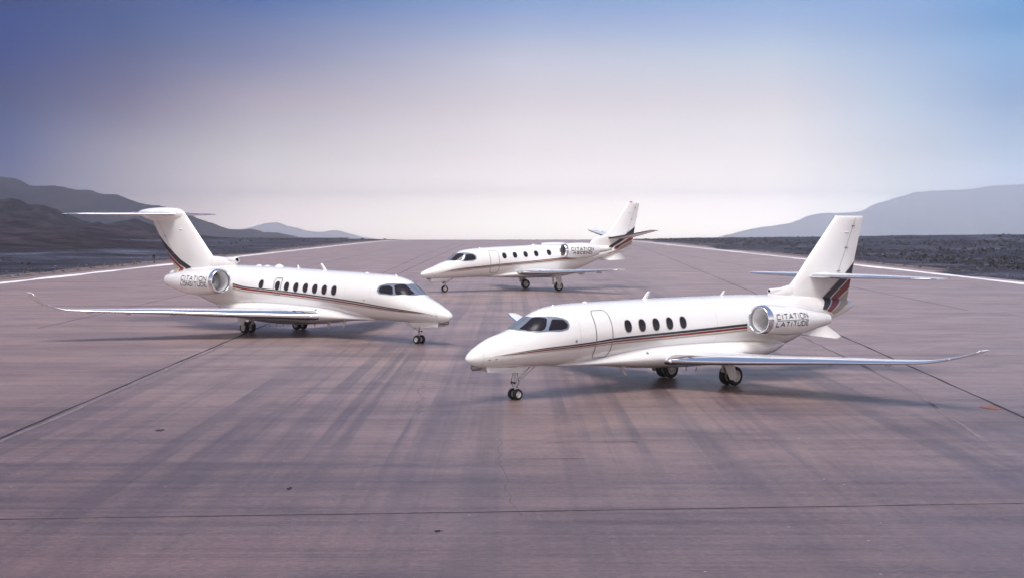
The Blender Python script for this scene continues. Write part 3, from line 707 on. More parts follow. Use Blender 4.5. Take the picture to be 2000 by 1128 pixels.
def wheel(par, s, y, r, w, rr=.58, flare=1.0):
    t = .16 * r
    prof = [(-w * .36, r * rr), (-w * .5, r * (rr + .10)), (-w * .5, r * .86), (-w * .40, r * .955), (-w * .22, r * .992), (-w * .2, r * .975), (-w * .17, r * .992), (-w * .02, r), (0, r * .982), (w * .02, r),
            (w * .17, r * .992), (w * .2, r * .975), (w * .22, r * .992), (w * .40, r * .955), (w * .5, r * .86), (w * .5, r * (rr + .10)), (w * .36, r * rr)]
    ty = obj('tyre', lathe(prof, (s, y, r), 'y', 40), M['tyre'], par)
    q = [(-w * .37, r * rr), (-w * .46, r * rr * .97), (-w * .42, r * rr * .82), (-w * .22, r * rr * .72), (-w * .26, r * rr * .40), (-w * .42, r * rr * .30), (-w * .44, .001)]
    q2 = [(-a, b) for a, b in q]
    rim = join(lathe(q, (s, y, r), 'y', 36), lathe(q2, (s, y, r), 'y', 36))
    bolts = []
    for sg in (-1, 1):
        for k in range(8):
            a = k * math.pi / 4; c = (s + math.cos(a) * r * rr * .56, y + sg * w * .25, r + math.sin(a) * r * rr * .56)
            bolts.append(tube(c, (c[0], c[1] + sg * w * .06, c[2]), r * .035, n=6))
            c2 = (s + math.cos(a + .39) * r * rr * .60, y + sg * w * .235, r + math.sin(a + .39) * r * rr * .60)
            bolts.append(tube(c2, (c2[0], c2[1] + sg * .004, c2[2]), r * .06, n=10))
    bv, bf = join(*bolts)
    obj('rim', join(rim, (bv, bf)), [M['rim'], M['gmetal']], par, mi=[0] * len(rim[1]) + [1] * len(bf), sharp=50)
    return ty

def nacelle(root, side, N_, fan=True, word2=None, txt=None):
    y0 = N_['y0'] * side; zc = pchip(*zip(*N_['zc'])); c = lambda s: (y0, zc(s))
    s0, r0 = N_['s0'], N_['r0']
    shell = N_['shell']
    nac = obj('engine_nacelle', lathe(shell, c, n=56), M['paint'], root, sharp=50)
    lip = [(s0 + .17, r0 * .862), (s0 + .08, r0 * .885), (s0 + .015, r0 * .92), (s0, r0 * .945), (s0 + .02, r0 * .985), (s0 + .08, r0 * 1.02), (s0 + .16, r0 * 1.045), (shell[0][0], shell[0][1] + .002)]
    obj('intake_lip', lathe(lip, c, n=56), M['chrome'], nac)
    obj('intake_duct', lathe([(s0 + .16, r0 * .858), (s0 + .45, r0 * .85), (s0 + N_['deep'] + .12, r0 * .86)], c, n=48), M[N_.get('ductm', 'duct')], nac)
    fs = s0 + N_['deep']; rf = r0 * .855; zf = zc(fs)
    obj('fan_backing', lathe([(fs + .10, rf), (fs + .12, rf * .5), (fs + .12, .001)], c, n=40), M['gmetal'], nac)
    V, F = [], []
    nb = 22
    for k in range(nb):
        b0 = len(V)
        for i, fr in enumerate((.26, .45, .65, .85, .99)):
            tw = .35 + .75 * fr; a0 = 2 * math.pi * k / nb + .45 * fr; hw_ = .10 * rf + .07 * rf * fr
            for sg in (-1, 1):
                a = a0 + sg * hw_ * math.cos(tw) / (rf * fr) ; V.append((fs + .05 + sg * hw_ * math.sin(tw) * .8, y0 + rf * fr * math.cos(a), zf + rf * fr * math.sin(a)))
        F += [(b0 + 2 * i, b0 + 2 * i + 1, b0 + 2 * i + 3, b0 + 2 * i + 2) for i in range(4)]
    obj('fan', (V, F), M[N_.get('fanm', 'blade')], nac)
    obj('spinner', lathe([(fs - .17, .002), (fs - .14, rf * .09), (fs - .05, rf * .2), (fs + .06, rf * .28)], c, n=24), M['gmetal'], nac)
    se, re = shell[-1]
    obj('exhaust_nozzle', lathe([(se + .002, re), (se - .01, re * .93), (se - .25, re * .88), (se - .3, .002)], c, n=40), M['gmetal'], nac)
    if N_.get('core'): obj('exhaust_cone', lathe(N_['core'], c, n=32, cap1=True), M['paint2'], nac)
    if N_.get('ring'):
        for sr in N_['ring']:
            rr_ = float(np.interp(sr, [p[0] for p in shell], [p[1] for p in shell]))
            obj('panel_line', lathe([(sr, rr_ + .004), (sr + .012, rr_ + .004)], c, n=56), M['line'], nac)
    # pylon between fuselage and nacelle
    ps, pe, pt_ = N_['pylon']; yi = N_['yin'] * side; yo = y0 - side * N_['yout']; rings = []
    for y in (yi, yo):
        ring = []
        for x in (0, .02, .08, .25, .5, .75, 1): ring.append((ps + (pe - ps) * x, y, zc(ps) + naca(x) * pt_ * 2))
        for x in (.75, .5, .25, .08, .02): ring.append((ps + (pe - ps) * x, y, zc(ps) - naca(x) * pt_ * 2))
        rings.append(ring)
    obj('pylon', loft(rings, True, True, True), M['paint'], root)
    # lettering on the outer face
    rs = lambda s: float(np.interp(s, [p[0] for p in shell], [p[1] for p in shell]))
    def on(u, v):
        s = u if side < 0 else N_['mir'] - u
        r = rs(s) + .006; d = max(-1, min(1, (v - zc(s)) / r)); return (s, y0 + side * r * math.sqrt(1 - d * d), v)
    a, b, zt, zl, zb = N_['text']
    w1 = word(on, 'CITATION', a, b, zl + .05, zt - zl - .05, N_['tw'])
    w2 = word(on, word2, a + N_.get('ind', 0), b - N_.get('ind', 0), zb, zl - zb - .048, N_['tw'] * 1.1, True)
    ln = ribbon(on, [(a, zl), (b, zl)], .016, False, .05)
    obj('lettering', join(w1, w2, ln), M['ink'], nac, smooth=False)
    return nac

def plane(cfg):
    B, BB = cfg['body'], cfg['belly']
    root = empty('business_jet', (cfg['pos'][0], cfg['pos'][1], 0), cfg['th'])
    prop(root, cfg['label'], 'airplane', 'business jets parked on the runway')
    fus = obj('fuselage', body_mesh(B), M['paint'], root)
    obj('belly_fairing', body_mesh(BB), M['paint'], root)
    # ---- stripes
    for nm, m in (('navy', M['navy']), ('red', M['red']), ('tan', M['tan'])):
        lo, hi = cfg['stripes'][nm]
        obj('stripe', join(*[band(B, lo, hi, sd) for sd in (-1, 1)]), m, fus)
    # ---- cabin windows
    wr, wh, wlean = cfg['winsize']
    for sd in (-1, 1):
        for (s, z) in (cfg['wins'] if sd == cfg['near'] else cfg.get('wins_far', cfg['wins'])):
            w_ = obj('cabin_window', patch(surf(B, .006), disc(B, s, z, sd, wr, wh, wlean), .05), M['glass'], fus)
            obj('window_frame', ribbon(surf(B, .0055), disc(B, s, z, sd, wr + .012, wh + .012, wlean), .02, True, .05), M['line'], w_)
    # ---- windshield
    for sd in (-1, 1):
        for nm, tri in (('windshield', cfg['glass1']), ('side_window', cfg['glass2'])):
            obj(nm, patch(surf(B, .012), outline(B, tri, sd), .05), M['glass'], fus)
    P = [(s, ya(B, s, -abs(y), z)) for s, y, z in cfg['frame']]
    Pm = [(s, math.pi - a) for s, a in P]
    full = P + Pm[::-1]
    obj('windshield_frame', patch(surf(B, .007), chaikin(full, 3, True, .13), .05), M['frame'], fus)
    obj('center_post', ribbon(surf(B, .016), [(cfg['frame'][0][0], math.pi / 2), (cfg['frame'][-1][0] if False else cfg['post'], math.pi / 2)], .05, False, .05), M['frame'], fus)
    # ---- doors
    for (nm, sd, s0, s1, z0, z1, w_) in cfg['doors']:
        sm_ = (s0 + s1) / 2
        P = [(s0, B.ang(s0, z0, sd)), (s1, B.ang(s1, z0, sd)), (s1, B.ang(s1, z1, sd)), (s0, B.ang(s0, z1, sd))]
        P = chaikin(P, 3, True, .12)
        d = obj(nm, patch(surf(B, .003), P, .07), M['paint'], fus)
        obj('door_seal', ribbon(surf(B, .0075), P, w_), M['seal'], d)
        k = (s0 * .25 + s1 * .75)
        if cfg.get('handle'): obj('door_handle', patch(surf(B, .010), disc(B, k, z0 + (z1 - z0) * .40, sd, .06, .02), .04), M['gmetal'], d)
    # ---- small ports, probes and panel lines
    for sd in (-1, 1):
        for (s, z, r) in cfg['ports']:
            o = obj('vent_port', patch(surf(BB if (s > BB.s0 + 1.2 and z < BB.top(s)) else B, .008), disc(BB if (s > BB.s0 + 1.2 and z < BB.top(s)) else B, s, z, sd, r), .05), M['gmetal'], fus)
            obj('port_rim', ribbon(surf(BB if (s > BB.s0 + 1.2 and z < BB.top(s)) else B, .009), disc(BB if (s > BB.s0 + 1.2 and z < BB.top(s)) else B, s, z, sd, r + .006), .012, True, .05), M['line'], o)
        for s in (.55, .75):
            p = B.on(s, B.sec(s)[3] - .05, sd, .0)
            obj('pitot_probe', path_tube([p, p + np.array([.02, sd * .05, -.01]), p + np.array([-.09, sd * .07, -.01])], .010, 6), M['gmetal'], fus)
    for s in cfg['rings']:
        obj('panel_line', ribbon(surf(B, .003), [(s, 2 * math.pi * k / 48) for k in range(48)], .008, True, .3), M['line'], fus)
    for sd in (-1, 1):
        for (s0_, s1_, z_) in cfg.get('seams', []):
            obj('panel_line', ribbon(surf(B, .0025), [(s0_ + (s1_ - s0_) * k / 20, B.ang(s0_ + (s1_ - s0_) * k / 20, z_, sd)) for k in range(21)], .006, False, .3), M['line'], fus)
        for (s_, z_, w2_, h2_) in cfg.get('hatches', []):
            P = disc(B, s_, z_, sd, w2_, h2_, 0, 24, 8)
            obj('access_panel', ribbon(surf(B, .0028), P, .007, True, .08), M['line'], fus)
    # ---- antennas
    for (s, z, h, ch, sw, t) in cfg['blades']:
        sgn = 1 if h > 0 else -1
        rings = []
        for k in (0, .5, 1):
            c_ = ch * (1 - .45 * k); s_ = s + sw * k; zz = z + h * k
            rings.append([(s_ + c_ * (x - .0), sy * t * naca(x) * (1 - .4 * k) * 5, zz) for x, sy in ((0, 0), (.1, 1), (.35, 1), (.7, 1), (1, 0), (.7, -1), (.35, -1), (.1, -1))])
        obj('blade_antenna', loft(rings, True, False, True), M['paint'], root, sharp=40)
    for (s, z, l, w_, h) in cfg['domes']:
        rings = []
        for k in np.linspace(0, 1, 7):
            q = math.cos(k * math.pi / 2) ** .6 if k < 1 else .02
            rings.append([(s + l / 2 * q * math.cos(a), w_ / 2 * q * math.sin(a), z - .04 + (h + .04) * k) for a in [2 * math.pi * i / 20 for i in range(20)]])
        obj('antenna_dome', loft(rings, True, False, True), M['paint'], root)
    # ---- fin
    Fn = Fin(cfg['fin']); xh = cfg['hinge']; zr = cfg['rudder_z']
    fin = obj('tail_fin', Fn.mesh(0, xh), M['paint'], root, sharp=38)
    fm = Fn.mesh(xh, 1.0, z0=Fn.z0); rud = obj('rudder', fm, M['paint'], fin, sharp=38)
    fsurf = lambda o: (lambda sd: (lambda s, z: (s, sd * (max(Fn.y(s, z), abs(B.pt(s, B.ang(s, z, 1))[1]) if (B.s0 < s < B.s1 and B.bot(s) < z < B.top(s)) else 0) + o), z)))
    for sd in (-1, 1):
        fs_ = fsurf(.004)(sd)
        hl = [(Fn.le(z) + xh * (Fn.te(z) - Fn.le(z)), z) for z in np.linspace(zr, Fn.z1 - .02, 14)]
        obj('hinge_gap', ribbon(fs_, hl, cfg.get('gapw', .022), False, .2), M['gmetal'], rud)
        for k in (.03, .45, .84):
            z = zr + (Fn.z1 - zr) * k; s = Fn.le(z) + xh * (Fn.te(z) - Fn.le(z))
            obj('hinge_fairing', lathe([(s - .12, .002), (s - .06, .022), (s + .04, .024), (s + .14, .002)], (lambda z_, s_: (lambda q: (sd * (Fn.y(s_, z_) + .008), z_)))(z, s), n=10), M['gmetal'], rud)
        z = cfg['navlight'][1]; s = cfg['navlight'][0]
        obj('tail_light_fairing', lathe([(s - .14, .002), (s - .08, .024), (s + .08, .026), (s + .16, .002)], (lambda q: (sd * (Fn.y(cfg['navlight'][0], cfg['navlight'][1]) + .006), cfg['navlight'][1])), n=10), M['paint2'], fin)
    for nm in ('navy', 'red', 'tan'):
        A, C_ = cfg['finbands'][nm]
        obj('tail_stripe', join(*[quad_band(fsurf(.016)(sd), A, C_, 12, .04) for sd in (-1, 1)]), M[nm], fin)
    for ex in cfg.get('dorsal', []): obj('dorsal_inlet', ex[0], ex[1], fin)
    # ---- tailplane
    for sd in (-1, 1):
        a, b, _ = wing_parts(cfg['htail'], sd, .08, 12, 0)
        ht = obj('tailplane', a, M['wing'], root, sharp=40); obj('leading_edge', b, M['chrome'], ht)
        if cfg.get('boots'): ht.children[0].data.materials.clear(); ht.children[0].data.materials.append(M['hose'])
        y, le, ch, z, tc = cfg['htail'][-1]
        obj('static_wick', join(*[tube((le + ch * .9, sd * (y - .25 * k - .05), z), (le + ch * .9 + .22, sd * (y - .25 * k - .02), z), .006, n=5) for k in range(3)]), M['hose'], ht)
    # ---- wings
    for sd in (-1, 1):
        k = 1 if sd == cfg['near'] else cfg.get('farwing', 1)
        ws = [(y if y < 5 else 5 + (y - 5) * k, le, ch, z if z < 1.3 else 1.3 + (z - 1.3) * k, tc) for y, le, ch, z, tc in cfg['wing']]
        a, b, f = wing_parts(ws, sd, cfg.get('lefrac', .09), 40)
        w_ = obj('wing', a, M['wing'], root, sharp=40); obj('leading_edge', b, M['chrome'], w_)
        for (y, l) in cfg['pods']:
            le, ch, z, tc = (g(y) for g in f); s = le + ch * .95
            obj('flap_fairing', lathe([(s - l, .004), (s - l * .7, .07), (s - l * .3, .10), (s + l * .1, .08), (s + l * .45, .004)], (lambda q, sd=sd, y=y, z=z, ch=ch: (sd * y, z - ch * .03 - .04)), n=16), M['wing'], w_)
        le, ch, z, tc = (g(cfg['wing'][-1][0]) for g in f)
        y = cfg['wing'][-3][0]; le, ch, z, tc = (g(y) for g in f)
        obj('nav_light', lathe([(le - .015, .004), (le + .02, .022), (le + .12, .02), (le + .16, .002)], (lambda q, sd=sd, y=y, z=z: (sd * y, z)), n=12), M['lens'], w_)
        # wing-root landing light
        y = cfg['wing'][1][0] + .12; le, ch, z, tc = (g(y) for g in f)
        obj('landing_light', lathe([(le - .03, .002), (le - .015, .045), (le + .03, .06), (le + .1, .06)], (lambda q, sd=sd, y=y, z=z: (sd * y, z - .01)), n=16), M['lens'], w_)
    # ---- engines
    for sd in (-1, 1): nacelle(root, sd, cfg['nac'], word2=cfg['word'])
    # ---- ventral strakes
    for sd in (-1, 1):
        for P in cfg['strakes']:
            th = .02; V = []
            for (s, y, z) in P: V += [(s, sd * (y - th), z), (s, sd * (y + th), z)]
            n = len(P); F = [tuple(range(0, 2 * n, 2)), tuple(range(1, 2 * n, 2))[::-1]] + [(2 * i, 2 * ((i + 1) % n), 2 * ((i + 1) % n) + 1, 2 * i + 1) for i in range(n)]
            obj('ventral_fin', (V, F), M['paint'], root, smooth=False)
    # ---- nose gear
    G = cfg['ngear']; s, r, zt = G['s'], G['r'], G['zt']
    k_ = G.get('k', 1.0)
    leg = join(tube((s - .02 * k_, 0, zt), (s, 0, r + .30 * k_), .050 * k_, .046 * k_, 16), tube((s, 0, r + .32 * k_), (s, 0, r), .030 * k_, .030 * k_, 14),
               tube((s, 0, r + .36 * k_), (s, 0, r + .30 * k_), .060 * k_, n=16), tube((s, -G['sp'] - .03, r), (s, G['sp'] + .03, r), .028 * k_, n=12))
    ng = obj('nose_gear', leg, M['strut'], root, sharp=40)
    for y in ((-G['sp'], G['sp']) if G['sp'] else (0,)): wheel(ng, s, y, r, G['w'], .56)
    if not G['sp']:
        obj('wheel_fork', join(tube((s, -G['w'] * .7, r), (s, -G['w'] * .7, r * 1.9), .022 * k_, n=8), tube((s, G['w'] * .7, r), (s, G['w'] * .7, r * 1.9), .022 * k_, n=8), tube((s, -G['w'] * .7, r * 1.9), (s, G['w'] * .7, r * 1.9), .03 * k_, n=8)), M['strut'], ng)
    obj('torque_link', join(path_tube([(s, 0, r + .30 * k_), (s + .16 * k_, 0, r + .20 * k_), (s + .01, 0, r + .07 * k_)], .016 * k_)), M['strut'], ng)
    obj('drag_brace', join(tube((s + .04, -.05, r + .42 * k_), (G['brace'], -.10, zt - .02), .018 * k_, n=8), tube((s + .04, .05, r + .42 * k_), (G['brace'], .10, zt - .02), .018 * k_, n=8),
                           tube((s + .3, -.08, r + .55 * k_), (s + .3, .08, r + .55 * k_), .012 * k_, n=8)), M['strut'], ng)
    obj('steering_hose', join(path_tube([(s - .03, .05, zt - .1), (s - .10, .07, r + .42 * k_), (s - .03, .06, r + .24 * k_)], .008), path_tube([(s + .03, -.05, zt - .12), (s + .08, -.08, r + .4 * k_), (s + .02, -.05, r + .22 * k_)], .008)), M['hose'], ng)
    for y in (-.075 * k_, .075 * k_):
        obj('taxi_light', lathe([(s - .13 * k_, .002), (s - .125 * k_, .036 * k_), (s - .10 * k_, .042 * k_), (s - .05 * k_, .026 * k_), (s - .04 * k_, .002)], (lambda q, y=y: (y, r + .40 * k_)), n=14), M['hose'], ng)
    for sd in (-1, 1):
        V = []
        for (u, v) in G['door']: V += [(u, sd * (G['dy'] + .03 * (v < G['door'][0][1])), v), (u, sd * (G['dy'] + .02 + .03 * (v < G['door'][0][1])), v)]
        n = len(G['door']); F = [tuple(range(0, 2 * n, 2)), tuple(range(1, 2 * n, 2))[::-1]] + [(2 * i, 2 * ((i + 1) % n), 2 * ((i + 1) % n) + 1, 2 * i + 1) for i in range(n)]
        obj('gear_door', (V, F), M['paint2'], ng, smooth=False)
    # ---- main gear
    G = cfg['mgear']; s, r, t = G['s'], G['r'], G['t']; k_ = G['k']
    for sd in (-1, 1):
        y = sd * t; zt = G['zt']
        leg = join(tube((s - .42 * k_, y, zt), (s - .36 * k_, y, r + .18 * k_), .06 * k_, .05 * k_, 14), tube((s - .40 * k_, y, r + .20 * k_), (s, y, r), .052 * k_, .045 * k_, 12),
                   tube((s - .38 * k_, y - .07 * k_, r + .18 * k_), (s - .38 * k_, y + .07 * k_, r + .18 * k_), .05 * k_, n=12),
                   tube((s, y - G['sp'] - .04, r), (s, y + G['sp'] + .04, r), .035 * k_, n=12))
        mg = obj('main_gear', leg, M['strut'], root, sharp=40)
        obj('shock_absorber', join(tube((s - .22 * k_, y, zt), (s - .08 * k_, y, r + .10 * k_), .032 * k_, .026 * k_, 12)), M['gmetal'], mg)
        for q in ((-G['sp'], G['sp']) if G['sp'] else (0,)): wheel(mg, s, y + q, r, G['w'], .60)
        obj('brake_hose', join(path_tube([(s - .34 * k_, y + .06 * sd, zt - .1), (s - .44 * k_, y + .08 * sd, r + .3 * k_), (s - .2 * k_, y + .05 * sd, r + .12)], .009), path_tube([(s - .30 * k_, y - .06 * sd, zt - .1), (s - .36 * k_, y - .09 * sd, r + .25 * k_), (s - .1 * k_, y - .05 * sd, r + .06)], .009)), M['hose'], mg)
        obj('side_brace', tube((s - .36 * k_, y, r + .35 * k_), (s - .36 * k_, y - sd * .55, zt), .025 * k_, n=8), M['strut'], mg)
        V = []; yd = G['dy'] * sd + y
        for (u, v) in G['door']: V += [(u, yd, v), (u, yd + sd * .022, v)]
        n = len(G['door']); F = [tuple(range(0, 2 * n, 2)), tuple(range(1, 2 * n, 2))[::-1]] + [(2 * i, 2 * ((i + 1) % n), 2 * ((i + 1) % n) + 1, 2 * i + 1) for i in range(n)]
        obj('gear_door', (V, F), M['paint2'], mg, smooth=False)
    # ---- wheel well underside clutter
    for i in range(5):
        x = G['s'] - 1.1 + .13 * i; y = (-1) ** i * (.3 + .1 * i)
        obj('drain_mast', path_tube([(x, y, BB.bot(x) + .03), (x - .03, y, BB.bot(x) - .10)], .014, 6), M['gmetal'], root)
    if cfg.get('scoop'): 
        a, b, z = cfg['scoop']
        obj('nose_sensor', body_mesh(Body(top=[(a, z), (a + .08, z + .06), (b, z + .08)], bot=[(a, z - .02), (a + .1, z - .10), (b, z - .09)], hw=[(a, .02), (a + .1, .10), (b, .12)], zc=[(a, z), (b, z)]), 20), M['gmetal'], root)
    return root

def dorsal_tube(s0, s1, z0, z1, r, y=0):
    c = lambda s: (y, z0 + (z1 - z0) * (s - s0) / (s1 - s0))
    return [(lathe([(s0, r * .72), (s0 - .01, r * .86), (s0, r), (s0 + .06, r * 1.06), (s0 + (s1 - s0) * .5, r * 1.02), (s1, r * .5)], c, n=24), M['paint']),
            (lathe([(s0 + .002, r * .72), (s0 + .2, r * .7), (s0 + .21, .002)], c, n=20), M['dark'])]

plane(dict(
    body=LAT, belly=LATB, pos=(-1.329, 40.002), th=.678, near=-1,
    label='nearest white business jet, parked at right with its nose pointing left', word='LATITUDE',
    stripes=dict(navy=([(.96,1.415),(1.4,1.452),(2.18,1.515),(4.17,1.618),(4.96,1.668),(8,1.745),(11,1.832)], [(.96,1.418),(1.4,1.466),(2.18,1.545),(4.17,1.665),(4.96,1.73),(8,1.82),(11,1.91)]),
                 red=([(.70,1.388),(1.4,1.415),(2.18,1.465),(4.18,1.555),(4.97,1.600),(8,1.66),(11,1.742)], [(.70,1.392),(1.4,1.438),(2.18,1.500),(4.18,1.600),(4.97,1.648),(8,1.727),(11,1.812)]),
                 tan=([(.42,1.338),(1.4,1.392),(2.18,1.425),(4.2,1.505),(4.98,1.535),(8,1.585),(11,1.662)], [(.42,1.342),(1.4,1.404),(2.18,1.446),(4.2,1.540),(4.98,1.575),(8,1.637),(11,1.71)])),
    wins=[(5.55,2.07),(6.15,2.07),(6.755,2.07),(7.36,2.075),(7.97,2.08)], winsize=(.142, .192, .0),
    glass1=[(1.76,.25,2.105),(2.31,.20,2.42),(2.64,.50,2.385),(2.51,.63,2.21),(2.42,.66,2.10),(2.29,.65,2.05),(1.95,.49,2.05)],
    glass2=[(2.50,.72,2.055),(2.76,.58,2.37),(3.12,.70,2.345),(3.21,.80,2.21),(3.15,.83,2.11),(2.96,.82,2.07)],
    frame=[(1.64,0,2.10),(1.69,.25,2.07),(1.89,.46,2.03),(2.19,.64,2.00),(2.87,.81,2.01),(3.18,.85,2.06),(3.27,.81,2.19),(3.25,.74,2.33),(3.10,.65,2.41),(2.62,.42,2.45),(2.33,.2,2.455),(2.30,0,2.45)], post=2.3,
    doors=[('cabin_door', -1, 4.22, 4.88, 1.14, 2.57, .034)],
    ports=[(3.44,1.71,.032),(6.34,1.19,.036)], rings=[.40, 3.62, 9.55, 12.9, 15.3], seams=[(3.6, 12.9, 2.62)], hatches=[(1.1,1.30,.16,.09),(1.5,1.75,.13,.08),(12.2,1.35,.22,.12),(14.9,1.75,.2,.1)],
    blades=[(7.07,2.78,.27,.21,.26,.012),(10.73,2.80,.17,.15,.18,.012),(6.10,.66,-.24,.16,.22,.012)],
    domes=[(4.6,2.78,.28,.16,.05),(3.30,2.72,.12,.08,.05)],
    fin=[(2.35,13.9,17.52,.17),(2.8,14.05,17.66,.17),(3.02,14.28,17.73,.16),(3.3,14.62,17.82,.155),(3.87,15.20,18.0,.15),(4.7,16.06,18.27,.125),(5.48,16.88,18.53,.095)],
    hinge=.695, rudder_z=3.45, navlight=(17.42,4.93),
    finbands=dict(navy=([(17.985,3.84),(17.33,3.38),(16.6,2.94),(15.94,2.56),(15.51,2.20)], [(17.84,3.38),(17.48,3.15),(16.9,2.82),(16.38,2.52),(15.76,2.15)]),
                  red=([(17.82,3.30),(17.52,3.11),(16.95,2.79),(16.43,2.49),(15.80,2.13)], [(17.68,2.86),(17.25,2.66),(16.85,2.44),(16.45,2.24),(16.07,2.07)]),
                  tan=([(17.67,2.81),(17.25,2.61),(16.90,2.41),(16.5,2.20),(16.12,2.05)], [(17.56,2.46),(17.3,2.34),(17.0,2.22),(16.7,2.08),(16.36,1.97)])),
    dorsal=[*dorsal_tube(13.24, 14.6, 2.89, 2.95, .075), (body_mesh(Body(top=[(13.2,2.80),(13.8,2.98),(14.4,3.08),(15.2,3.1)], bot=[(13.2,2.70),(15.2,2.6)], hw=[(13.2,.05),(13.9,.11),(15.2,.15)], zc=[(13.2,2.76),(15.2,2.8)]), 24), M['paint'])],
    htail=[(.1,15.25,2.45,3.36,.09),(.5,15.42,2.3,3.36,.09),(2.4,16.15,1.62,3.35,.085),(4.0,16.76,1.08,3.34,.08),(4.2,16.95,.8,3.34,.05)],
    wing=[(.5,6.72,4.1,.90,.11),(1.15,7.0,3.6,.925,.115),(2.2,7.33,3.0,.96,.115),(4,7.88,2.35,1.035,.115),(6,8.5,1.8,1.14,.11),(8,9.12,1.28,1.235,.105),(8.9,9.40,1.04,1.30,.10),(9.6,9.62,.82,1.44,.09),(10.1,9.78,.66,1.58,.08),(10.45,9.88,.44,1.72,.07)],
    pods=[(2.9,.5),(5.2,.45),(7.2,.35)], lefrac=.11,
    nac=dict(y0=1.70, s0=10.72, r0=.455, deep=1.25, zc=[(10.5,2.10),(11.2,2.07),(12,2.0),(13,1.965),(14.4,1.965)],
             shell=[(10.95,.478),(11.15,.488),(11.5,.497),(12,.495),(12.6,.455),(13.1,.385),(13.5,.315),(14.0,.25),(14.28,.19)],
             pylon=(11.5,13.6,.13), yin=.6, yout=.42, text=(11.1,12.76,2.26,2.05,1.855), mir=23.85, ring=[13.95], ind=.0, tw=.030),
    strakes=[[(14.6,.30,1.33),(15.9,.34,1.62),(16.42,.62,1.20),(16.14,.64,1.13)]],
    ngear=dict(s=1.83, r=.165, zt=.96, sp=.115, w=.115, brace=2.5, door=[(.58,1.06),(1.95,.96),(1.93,.80),(.60,.905)], dy=.19, k=.85),
    mgear=dict(s=9.67, r=.31, t=1.45, zt=.92, sp=.17, w=.19, k=.95, dy=.30, door=[(8.88,.92),(9.42,.90),(9.62,.30),(9.50,.20),(9.30,.22)]),
    scoop=(.16,.50,1.05)))

